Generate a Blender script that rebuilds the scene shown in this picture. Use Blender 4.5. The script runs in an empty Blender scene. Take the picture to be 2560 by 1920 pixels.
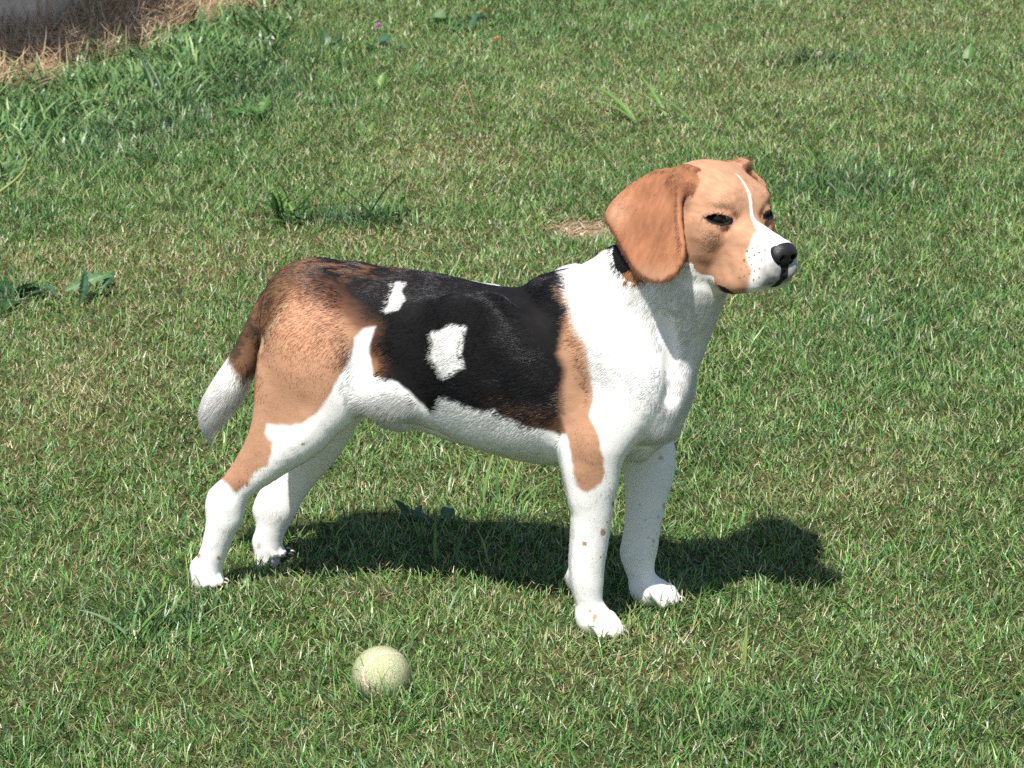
import bpy, math, random
import numpy as np
from mathutils import Vector, Matrix

# ------------------------------------------------------------------ camera, sky, sun, exposure
scene = bpy.context.scene
coll = scene.collection
rng = np.random.default_rng(7)
random.seed(7)

CAM_H, CAM_PITCH, CAM_F = 1.5, math.radians(18.0), 8400.0      # metres, radians, focal length for a 2560 px wide frame
cam_data = bpy.data.cameras.new('camera')
cam = bpy.data.objects.new('camera', cam_data)
coll.objects.link(cam)
cam.location = (0, 0, CAM_H)
cam.rotation_euler = (math.pi / 2 - CAM_PITCH, 0, 0)
cam_data.sensor_fit = 'HORIZONTAL'
cam_data.sensor_width = 36.0
cam_data.lens = 36.0 * CAM_F / 2560.0
cam_data.clip_start = 0.1
cam_data.clip_end = 500.0
cam_data.dof.use_dof = True
cam_data.dof.focus_distance = 3.88
cam_data.dof.aperture_fstop = 26.0
scene.camera = cam

SUN_ELEV = math.radians(61.0)
SUN_DIR = Vector((0.34, 0.94, 0)).normalized()                  # horizontal direction in which the light travels
world = bpy.data.worlds.new('World')
scene.world = world
world.use_nodes = True
wn = world.node_tree.nodes
bg = wn['Background']
sky = wn.new('ShaderNodeTexSky')
sky.sky_type = 'NISHITA'
sky.sun_disc = False
sky.sun_elevation = SUN_ELEV
sky.sun_rotation = math.atan2(-SUN_DIR.x, -SUN_DIR.y)
world.node_tree.links.new(sky.outputs[0], bg.inputs[0])
bg.inputs[1].default_value = 0.078

sun_data = bpy.data.lights.new('sun', 'SUN')
sun_data.energy = 4.6
sun_data.angle = math.radians(0.55)
sun_data.color = (1.0, 0.95, 0.87)
sun = bpy.data.objects.new('sun', sun_data)
coll.objects.link(sun)
sun.location = (-2, -4, 9)
ld = Vector((SUN_DIR.x * math.cos(SUN_ELEV), SUN_DIR.y * math.cos(SUN_ELEV), -math.sin(SUN_ELEV)))
sun.rotation_euler = ld.to_track_quat('-Z', 'Y').to_euler()

scene.view_settings.view_transform = 'Standard'
scene.view_settings.look = 'None'
scene.view_settings.exposure = 0.6
scene.view_settings.gamma = 1.0
scene.view_settings.use_curve_mapping = False
scene.render.engine = 'CYCLES'
scene.cycles.max_bounces = 6
scene.cycles.diffuse_bounces = 4
scene.cycles.glossy_bounces = 2
scene.cycles.transmission_bounces = 4
scene.cycles.use_denoising = False
scene.cycles.denoiser = 'OPENIMAGEDENOISE'
scene.cycles.denoising_input_passes = 'RGB_ALBEDO_NORMAL'
scene.cycles.denoising_prefilter = 'ACCURATE'
scene.cycles_curves.shape = 'RIBBONS'

# ------------------------------------------------------------------ helpers
def mat_new(name):
    m = bpy.data.materials.new(name)
    m.use_nodes = True
    nt = m.node_tree
    b = nt.nodes['Principled BSDF']
    return m, nt, b

def mesh_np(name, verts, faces, mat=None, smooth=False, cols=None, parent=None, colname='coat'):
    """verts (n,3), faces (m,k) all the same size k"""
    verts = np.ascontiguousarray(verts, dtype=np.float32)
    faces = np.ascontiguousarray(faces, dtype=np.int32)
    me = bpy.data.meshes.new(name)
    n, (m, k) = len(verts), faces.shape
    me.vertices.add(n)
    me.vertices.foreach_set('co', verts.ravel())
    me.loops.add(m * k)
    me.loops.foreach_set('vertex_index', faces.ravel())
    me.polygons.add(m)
    me.polygons.foreach_set('loop_start', np.arange(0, m * k, k, dtype=np.int32))
    me.polygons.foreach_set('loop_total', np.full(m, k, dtype=np.int32))
    me.polygons.foreach_set('use_smooth', np.full(m, smooth))
    me.update(calc_edges=True)
    if cols is not None:
        a = me.attributes.new(colname, 'FLOAT_COLOR', 'POINT')
        a.data.foreach_set('color', np.column_stack([cols, np.ones(n)]).astype(np.float32).ravel())
    if mat is not None:
        me.materials.append(mat)
    o = bpy.data.objects.new(name, me)
    coll.objects.link(o)
    if parent is not None:
        o.parent = parent
    return o

def tag(o, label=None, cat=None, group=None, kind=None):
    if label: o['label'] = label
    if cat: o['category'] = cat
    if group: o['group'] = group
    if kind: o['kind'] = kind
    return o

def empty(name, loc, rz=0.0):
    o = bpy.data.objects.new(name, None)
    o.empty_display_size = 0.05
    coll.objects.link(o)
    o.location = loc
    o.rotation_euler = (0, 0, rz)
    return o

# pinhole used while surveying the photograph: pixel (2560 x 1920) <-> point in the world
CF = np.array([0, math.cos(CAM_PITCH), -math.sin(CAM_PITCH)])
CU = np.array([0, math.sin(CAM_PITCH), math.cos(CAM_PITCH)])
CR = np.array([1.0, 0, 0])
CO = np.array([0, 0, CAM_H])

def ray(px, py):
    return CF * CAM_F + CR * (px - 1280.0) + CU * (960.0 - py)

def ground_pt(px, py, z=0.0):
    d = ray(px, py)
    return CO + d * ((z - CAM_H) / d[2])

def to_px(p):
    q = np.asarray(p) - CO
    w = q @ CF
    return np.stack([1280.0 + CAM_F * (q @ CR) / w, 960.0 - CAM_F * (q @ CU) / w], -1)

def hash3(ix, iy, iz, seed=0):
    h = (ix.astype(np.int64) * 374761393 + iy.astype(np.int64) * 668265263 + iz.astype(np.int64) * 2147483647 + seed * 974634541) & 0xffffffff
    h = ((h ^ (h >> 13)) * 1274126177) & 0xffffffff
    h = ((h ^ (h >> 16)) * 2246822519) & 0xffffffff
    return ((h ^ (h >> 15)) & 0xffffff).astype(np.float64) / 0xffffff

def vnoise(p, scale=1.0, seed=0):
    """smooth value noise in -1..1 at points p (n,3)"""
    q = np.asarray(p, dtype=np.float64) * scale
    if q.shape[1] == 2:
        q = np.column_stack([q, np.zeros(len(q))])
    i = np.floor(q).astype(np.int64)
    f = q - i
    f = f * f * (3 - 2 * f)
    r = 0.0
    for dx in (0, 1):
        for dy in (0, 1):
            for dz in (0, 1):
                w = (f[:, 0] if dx else 1 - f[:, 0]) * (f[:, 1] if dy else 1 - f[:, 1]) * (f[:, 2] if dz else 1 - f[:, 2])
                r = r + w * hash3(i[:, 0] + dx, i[:, 1] + dy, i[:, 2] + dz, seed)
    return r * 2 - 1

def fbm(p, scale, seed=0, octs=3):
    r, a, t = 0.0, 1.0, 0.0
    for k in range(octs):
        r = r + a * vnoise(p, scale * 2 ** k, seed + 17 * k)
        t += a
        a *= 0.5
    return r / t

def smooth01(x, a, b):
    t = np.clip((x - a) / (b - a), 0, 1)
    return t * t * (3 - 2 * t)

def poly_sd(poly, x, y):
    """signed distance (negative inside) of points to a polygon"""
    P = np.asarray(poly, dtype=np.float64)
    d = np.full(x.shape, 1e18)
    s = np.ones(x.shape)
    n = len(P)
    for i in range(n):
        a, b = P[i], P[i - 1]
        e = b - a
        wx, wy = x - a[0], y - a[1]
        t = np.clip((wx * e[0] + wy * e[1]) / (e @ e), 0, 1)
        bx, by = wx - e[0] * t, wy - e[1] * t
        d = np.minimum(d, bx * bx + by * by)
        c1, c2, c3 = y >= a[1], y < b[1], e[0] * wy > e[1] * wx
        s = np.where((c1 & c2 & c3) | (~c1 & ~c2 & ~c3), -s, s)
    return s * np.sqrt(d)

def catmull(P, n):
    """resample control rows P (k,m) to n rows by a centripetal-free Catmull-Rom spline"""
    P = np.asarray(P, dtype=np.float64)
    k = len(P)
    if k == 2:
        t = np.linspace(0, 1, n)[:, None]
        return P[0] * (1 - t) + P[1] * t
    Q = np.vstack([2 * P[0] - P[1], P, 2 * P[-1] - P[-2]])
    u = np.linspace(0, k - 1, n)
    i = np.minimum(u.astype(int), k - 2)
    t = (u - i)[:, None]
    a, b, c, d = Q[i], Q[i + 1], Q[i + 2], Q[i + 3]
    return 0.5 * ((2 * b) + (-a + c) * t + (2 * a - 5 * b + 4 * c - d) * t ** 2 + (-a + 3 * b - 3 * c + d) * t ** 3)
# ------------------------------------------------------------------ ground: one sheet to the horizon, gently uneven near by
def bump(xy):
    xy = np.asarray(xy, float)
    r = np.hypot(xy[:, 0], xy[:, 1] - 5)
    k = 1 - smooth01(r, 6, 12)
    keep = 1 - np.exp(-(((xy[:, 0] + .1) / .55) ** 2 + ((xy[:, 1] - 3.78) / .3) ** 2))
    return (.014 * fbm(xy, 1.1, 301, 2) + .006 * fbm(xy, 4.0, 302, 2)) * k * keep

def gauss_px(xy, spots):
    """sum of soft patches; each is px, py, half width in px, half height in px, weight"""
    s = np.zeros(len(xy))
    for px, py, rx, ry, w in spots:
        c = ground_pt(px, py)
        ex = abs(ground_pt(px + rx, py)[0] - c[0])
        ey = abs(ground_pt(px, py - ry)[1] - ground_pt(px, py + ry)[1]) / 2
        s += w * np.exp(-((xy[:, 0] - c[0]) / ex) ** 2 - ((xy[:, 1] - c[1]) / ey) ** 2)
    return s

DRY = [(230, 960, 260, 130, .55), (200, 640, 260, 70, .35), (520, 680, 220, 50, .35), (1130, 400, 260, 70, .55), (1050, 505, 170, 30, .5), (1960, 150, 220, 60, .45), (1560, 300, 240, 70, .3),
       (1640, 1650, 320, 90, .35), (640, 1180, 160, 60, .25), (2250, 1180, 260, 120, .3), (2000, 1260, 150, 50, .3), (950, 1500, 250, 60, .25), (1100, 1250, 260, 40, .25), (2300, 1650, 200, 90, .2),
       (110, 1120, 160, 60, .3), (600, 250, 160, 60, -.2), (880, 610, 260, 30, .4), (2250, 60, 300, 60, .25)]
LUSH = [(400, 1560, 320, 90, .6), (2130, 470, 260, 60, .7), (2250, 820, 260, 130, .5), (2030, 165, 150, 26, 1.0), (2350, 150, 160, 40, .5), (1330, 60, 220, 40, .4), (300, 330, 330, 110, .7), (650, 190, 260, 100, .6),
        (1950, 1830, 400, 90, .5), (860, 570, 200, 24, .9), (30, 760, 80, 40, .9), (130, 1870, 200, 60, .4), (1780, 1120, 120, 80, .35), (1250, 330, 240, 40, .3), (80, 560, 100, 50, .5)]
# edge of the lawn towards the wall (photograph survey): lawn | coarse weeds | dry straw | bare shade
EDGE = [(-260, 330), (0, 208), (110, 200), (190, 160), (300, 125), (430, 86), (560, 46), (680, 10), (770, -40)]
EDGE_G = np.array([ground_pt(*p)[:2] for p in EDGE])

def edge_dist(xy):
    """metres beyond the lawn edge, towards the wall (negative on the lawn)"""
    y = np.interp(xy[:, 0], EDGE_G[:, 0], EDGE_G[:, 1], left=EDGE_G[0, 1], right=99)
    sl = .80
    d = (xy[:, 1] - y) * sl
    return np.where(xy[:, 0] > EDGE_G[-1, 0], -1.0, d)

def bare_mask(xy):
    c = ground_pt(1462, 592)
    n = .9 * fbm(xy, 26, 401)
    return ((xy[:, 0] - c[0]) / .058) ** 2 + ((xy[:, 1] - c[1]) / .060) ** 2 + n

def build_ground():
    m, nt, b = mat_new('turf_soil')
    at = nt.nodes.new('ShaderNodeAttribute')
    at.attribute_name = 'coat'
    tc = nt.nodes.new('ShaderNodeTexCoord')
    n1 = nt.nodes.new('ShaderNodeTexNoise')
    n1.inputs['Scale'].default_value = 90
    n1.inputs['Detail'].default_value = 6
    n1.inputs['Roughness'].default_value = .7
    nt.links.new(tc.outputs['Object'], n1.inputs['Vector'])
    cr = nt.nodes.new('ShaderNodeValToRGB')
    nt.links.new(n1.outputs['Fac'], cr.inputs['Fac'])
    e = cr.color_ramp.elements
    e[0].position, e[0].color = .30, (.45, .42, .38, 1)
    e[1].position, e[1].color = .72, (1.5, 1.45, 1.35, 1)
    mx = nt.nodes.new('ShaderNodeMix')
    mx.data_type = 'RGBA'
    mx.blend_type = 'MULTIPLY'
    mx.inputs['Factor'].default_value = 1
    nt.links.new(at.outputs['Color'], mx.inputs[6])
    nt.links.new(cr.outputs['Color'], mx.inputs[7])
    nt.links.new(mx.outputs[2], b.inputs['Base Color'])
    b.inputs['Roughness'].default_value = .95
    b.inputs['Specular IOR Level'].default_value = .1
    bp = nt.nodes.new('ShaderNodeBump')
    bp.inputs['Strength'].default_value = .8
    bp.inputs['Distance'].default_value = .01
    nt.links.new(n1.outputs['Fac'], bp.inputs['Height'])
    nt.links.new(bp.outputs['Normal'], b.inputs['Normal'])
    xs = np.concatenate([[-220, -60, -20, -8, -5], np.linspace(-3.2, 3.2, 129), [5, 8, 20, 60, 220]])
    ys = np.concatenate([[-220, -60, -20, -6, -1, 1], np.linspace(2, 10, 161), [12, 16, 30, 80, 220]])
    X, Y = np.meshgrid(xs, ys, indexing='ij')
    xy = np.column_stack([X.ravel(), Y.ravel()])
    v = np.column_stack([xy, bump(xy)])
    i = np.arange(len(xs) * len(ys)).reshape(len(xs), len(ys))
    q = np.stack([i[:-1, :-1], i[1:, :-1], i[1:, 1:], i[:-1, 1:]], -1).reshape(-1, 4)
    far = smooth01(np.hypot(xy[:, 0], xy[:, 1] - 5), 3.5, 7)[:, None]
    soil = np.array([.058, .078, .028]) * (1 - far) + np.array([.07, .10, .03]) * far
    st = smooth01(edge_dist(xy), -.05, .1)[:, None]
    soil = soil * (1 - st) + np.array([.30, .22, .14]) * st
    dr = np.clip(.30 + .22 * fbm(xy, 1.6, 420, 3) + gauss_px(xy, DRY) * .8 - gauss_px(xy, LUSH) * .4, 0, 1)[:, None] * (1 - far)
    soil = soil * (1 - .6 * dr) + np.array([.22, .19, .095]) * .6 * dr
    bm = smooth01(bare_mask(xy), 1.5, .7)[:, None]
    soil = soil * (1 - bm) + np.array([.40, .29, .19]) * bm
    o = mesh_np('lawn_ground', v, q, m, True, soil)
    tag(o, 'uneven lawn soil under the turf', kind='structure')
    return o

build_ground()

# ------------------------------------------------------------------ grass
def blade_material(name, rough=.36, spec=.42, trans=.2):
    m, nt, b = mat_new(name)
    at = nt.nodes.new('ShaderNodeAttribute')
    at.attribute_name = 'coat'
    nt.links.new(at.outputs['Color'], b.inputs['Base Color'])
    b.inputs['Roughness'].default_value = rough
    b.inputs['Specular IOR Level'].default_value = spec
    tr = nt.nodes.new('ShaderNodeBsdfTranslucent')
    nt.links.new(at.outputs['Color'], tr.inputs['Color'])
    mx = nt.nodes.new('ShaderNodeMixShader')
    mx.inputs['Fac'].default_value = trans
    nt.links.new(b.outputs[0], mx.inputs[1])
    nt.links.new(tr.outputs[0], mx.inputs[2])
    nt.links.new(mx.outputs[0], nt.nodes['Material Output'].inputs['Surface'])
    return m

def blades(root, length, width, az, tilt0, bend, roll, col, tipcol, seg=2, blunt=.25):
    """ribbons with a fold-free flat section; az = azimuth of lean, tilt0 = lean from vertical at the foot, bend = extra lean at the tip"""
    n = len(root)
    h = np.stack([np.cos(az), np.sin(az), np.zeros(n)], 1)
    wdir = np.stack([-np.sin(az + roll), np.cos(az + roll), np.zeros(n)], 1)
    P = [root]
    cur = root
    for k in range(seg):
        a = tilt0 + bend * ((k + .5) / seg)
        d = h * np.sin(a)[:, None] + np.array([0, 0, 1.0]) * np.cos(a)[:, None]
        cur = cur + d * (length / seg)[:, None]
        P.append(cur)
    V = np.empty((n, 2 * seg + 2, 3))
    C = np.empty((n, 2 * seg + 2, 3))
    for k in range(seg + 1):
        t = k / seg
        w = width * ((.75 + .25 * math.sin(math.pi * min(1, t * 1.3))) if k < seg else blunt)
        V[:, 2 * k] = P[k] - wdir * (w / 2)[:, None]
        V[:, 2 * k + 1] = P[k] + wdir * (w / 2)[:, None]
        C[:, 2 * k] = C[:, 2 * k + 1] = col * (1 - t ** 3) + tipcol * t ** 3
    idx = np.arange(n)[:, None] * (2 * seg + 2)
    F = np.concatenate([idx + np.array([[2 * k, 2 * k + 1, 2 * k + 3, 2 * k + 2]]) for k in range(seg)])
    return V.reshape(-1, 3), F, C.reshape(-1, 3)

def scatter(n, dens):
    """n candidates uniform in a box thinned by dens(xy) in 0..1"""
    xy = np.column_stack([rng.uniform(-2.9, 2.9, n), rng.uniform(2.5, 9.3, n)])
    return xy[rng.random(n) < dens(xy)]

def in_view(xy, pad=.10):
    return (np.abs(xy[:, 0]) < .1535 * xy[:, 1] + pad) & (xy[:, 1] > 3.05) & (xy[:, 1] < 7.9)

TALL = []                                                             # spots of unmown longer grass: x, y, radius, extra
TRUNKS = []                                                           # discs the grass keeps clear of: x, y, radius

def clear(xy):
    k = np.ones(len(xy), bool)
    for x, y, r in TRUNKS:
        k &= (xy[:, 0] - x) ** 2 + (xy[:, 1] - y) ** 2 > r * r
    return k

GREENS = np.array([[.102, .232, .050], [.132, .270, .062], [.074, .178, .046], [.180, .292, .076], [.086, .210, .084]])
STRAW = np.array([[.46, .36, .19], [.60, .51, .33], [.40, .28, .15], [.70, .63, .46]])

def build_grass():
    # ---- short mown turf
    box = 5.8 * 6.8
    def dens(xy):
        v = in_view(xy)
        d = np.where(v, np.clip(1.12 - .075 * (xy[:, 1] - 3.3), .55, 1.0), .075)
        e = edge_dist(xy)
        d = d * (1 - smooth01(e + .10 * fbm(xy, 6, 411), -.10, .04))
        d = d * smooth01(bare_mask(xy), .75, 1.5)
        return d
    xy = scatter(int(N_TURF_M2 * box), dens)
    xy = xy[clear(xy)]
    n = len(xy)
    z = bump(xy)
    patch = fbm(xy, 1.6, 420, 3)
    fine = fbm(xy, 18, 421, 2) * .7
    dry = np.clip(.30 + .22 * patch + .22 * fine + gauss_px(xy, DRY) * .75 - gauss_px(xy, LUSH) * .40, .05, .9)
    lush = np.clip(.35 - .14 * patch + gauss_px(xy, LUSH) - .35 * gauss_px(xy, DRY), 0, 1.2)
    tuft = smooth01(fbm(xy, 30, 430, 2), -.4, .6)
    is_dry = rng.random(n) < dry * .80
    L = (.012 + .015 * rng.random(n) ** 1.3) * (.9 + .2 * tuft + .30 * lush)
    for bx, by, br, kk in TALL:
        L = L * (1 + kk * np.exp(-((xy[:, 0] - bx) ** 2 + (xy[:, 1] - by) ** 2) / br ** 2))
    stray = rng.random(n) < .03
    L = np.where(stray, L * rng.uniform(1.3, 2.1, n), L)
    W = rng.uniform(.0008, .0018, n) * (1 + .25 * lush)
    flow = 6.0 * fbm(xy, 2.2, 440, 2) + 5.0 * vnoise(xy, 11, 441)
    az = np.where(rng.random(n) < .72, rng.uniform(0, 6.2832, n), flow + rng.normal(size=n) * .9)
    tilt = np.abs(rng.normal(size=n)) * .60 + .14
    bend = rng.uniform(.0, 1.1, n) + stray * .2
    # dead pieces lie flatter and shorter
    tilt = np.where(is_dry, rng.uniform(.5, 1.5, n), tilt)
    bend = np.where(is_dry, rng.uniform(-.3, .5, n), bend)
    L = np.where(is_dry, L * rng.uniform(.25, .60, n), L)
    z0 = z + np.where(is_dry, rng.random(n) * .017 * (1 + .3 * tuft), 0) - .002
    roll = rng.normal(size=n) * .7
    g = GREENS[rng.choice(5, n, p=[.3, .27, .18, .11, .14])]
    g = g * (1 + .32 * rng.normal(size=(n, 1))).clip(.35, 1.9)
    g = g * (1 - .30 * (lush - .35).clip(0, 1))[:, None] * np.array([1, 1, 1]) + (lush - .5).clip(0, 1)[:, None] * np.array([-.008, -.004, .010])
    g = g * (1 - smooth01(lush, .75, 1.2)[:, None] * np.array([.42, .30, .12]))
    g = g + dry[:, None] ** 2 * np.array([.050, .030, .010])
    s = STRAW[rng.choice(4, n, p=[.4, .25, .2, .15])] * rng.uniform(.55, 1.05, (n, 1))
    s = s * (.95 + .45 * dry[:, None])
    col = np.where(is_dry[:, None], s, g).clip(.008, .8)
    cut = rng.random(n) < .30
    tip = np.where((cut & ~is_dry)[:, None], col * .35 + .65 * STRAW[1], col * 1.06)
    W = np.where(in_view(xy), W, W * 3.2)
    near = (xy[:, 1] < 4.0) & in_view(xy)
    parts = []
    for msk, seg in ((near & ~is_dry, 3), (~near & ~is_dry, 2), (is_dry, 1)):
        m = np.nonzero(msk)[0]
        parts.append(blades(np.column_stack([xy[m], z0[m]]), L[m], W[m] * {3: 1, 2: 1.12, 1: 1.0}[seg], az[m], tilt[m], bend[m], roll[m], col[m], tip[m], seg))
    # ---- coarse weedy grass along the wall
    def dens2(xy):
        e = edge_dist(xy)
        d = smooth01(e + .30 * fbm(xy, 3, 450), -1.0, -.25) * (1 - smooth01(e + .08 * fbm(xy, 7, 452), .01, .08))
        return np.where(in_view(xy, .3), d, .25 * d) + .035 * in_view(xy) * smooth01(fbm(xy, 5, 453), .0, .5) * smooth01(bare_mask(xy), 1., 2.)
    xy = scatter(int(7500 * box), dens2)
    xy = xy[clear(xy)]
    n = len(xy)
    cl = smooth01(fbm(xy, 9, 455, 2), -.2, .4)
    onlawn = edge_dist(xy) < -.75
    L = rng.uniform(.022, .060, n) * (.7 + .6 * cl) * np.where(onlawn, .75, 1.0)
    W = rng.uniform(.003, .0062, n) * np.where(onlawn, .7, 1)
    az = 6 * vnoise(xy, 4, 456) + rng.normal(size=n) * 1.4
    g = np.array([[.140, .260, .082], [.105, .215, .080], [.19, .30, .10], [.085, .175, .070]])[rng.integers(0, 4, n)] * rng.uniform(.7, 1.3, (n, 1))
    parts.append(blades(np.column_stack([xy, bump(xy)]), L, W, az, rng.uniform(.15, .9, n), rng.uniform(.2, 1.2, n), rng.normal(size=n) * .8, g, g * 1.1, 3, .12))
    join('turf_grass', parts, blade_material('grass_blade'), 'short sunlit mown turf mixed with dry straw bits', 'grass')
    # ---- dry hay along the foot of the wall
    def dens3(xy):
        e = edge_dist(xy)
        d = smooth01(e + .07 * fbm(xy, 8, 460), -.12, .05) * (1 - smooth01(e, .9, 1.3))
        return np.where(in_view(xy, .35), d, .2 * d)
    xy = scatter(int(15000 * box), dens3)
    n = len(xy)
    L = rng.uniform(.02, .075, n)
    W = rng.uniform(.0012, .0028, n)
    up = rng.random(n) < .16
    tilt = np.where(up, rng.uniform(.1, .8, n), rng.uniform(.9, 1.6, n))
    c = np.array([[.58, .43, .27], [.50, .35, .21], [.66, .52, .34], [.40, .29, .19]])[rng.integers(0, 4, n)] * rng.uniform(.7, 1.15, (n, 1))
    z = bump(xy) + rng.random(n) ** 2 * .03
    p3 = [blades(np.column_stack([xy, z]), L, W, rng.uniform(0, 6.3, n), tilt, rng.uniform(-.4, .7, n), rng.normal(size=n), c, c, 3, .2)]
    join('dry_straw', p3, blade_material('straw_blade', .55, .25, .15), 'matted dry hay heaped along the foot of the grey wall', 'straw')
    # ---- crumbs of straw and small clods on the bare patch
    c0 = ground_pt(1440, 588)
    xy = np.column_stack([rng.normal(c0[0], .055, 900), rng.normal(c0[1], .055, 900)])
    n = len(xy)
    c = STRAW[rng.integers(0, 4, n)] * rng.uniform(.45, .95, (n, 1))
    z = bump(xy) + rng.random(n) * .004
    pb = [blades(np.column_stack([xy, z]), rng.uniform(.004, .022, n), rng.uniform(.001, .003, n), rng.uniform(0, 6.3, n), rng.uniform(1.1, 1.6, n), rng.uniform(-.3, .2, n), rng.normal(size=n), c, c, 1, .6)]
    join('loose_straw', pb, bpy.data.materials['straw_blade'], 'crumbs of dead grass strewn over the bare earth patch', 'straw')
    return n

def join(name, parts, mat, label, cat):
    vs, fs, cs, o = [], [], [], 0
    for v, f, c in parts:
        vs.append(v)
        fs.append(f + o)
        cs.append(c)
        o += len(v)
    ob = mesh_np(name, np.concatenate(vs), np.concatenate(fs), mat, False, np.concatenate(cs))
    tag(ob, label, cat, kind='stuff')
    print(name, len(ob.data.polygons), 'quads')
    return ob
# ------------------------------------------------------------------ dog: body grown from blended volumes
TH = math.radians(18.0)
DO = np.array([-0.10, 3.782, 0.0])                               # point on the ground under the dog
DF = np.array([math.cos(TH), -math.sin(TH), 0])                  # dog's forward
DL = np.array([math.sin(TH), math.cos(TH), 0])                   # dog's left, the far side
DZ = np.array([0, 0, 1.0])
DM = np.stack([DF, DL, DZ])

def loc(p):
    return (np.asarray(p) - DO) @ DM.T

def wld(q):
    return np.asarray(q) @ DM + DO

def pl(px, py, l):
    """point of the dog's own frame lying l metres left of its middle plane"""
    d = ray(px, py)
    o = CO + 0.0
    t = (l - (o - DO) @ DL) / (d @ DL)
    return loc(o + d * t)

def rpx(r, q):
    """metres for a radius measured in pixels at point q"""
    return r * ((wld(q) - CO) @ CF) / CAM_F

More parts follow.
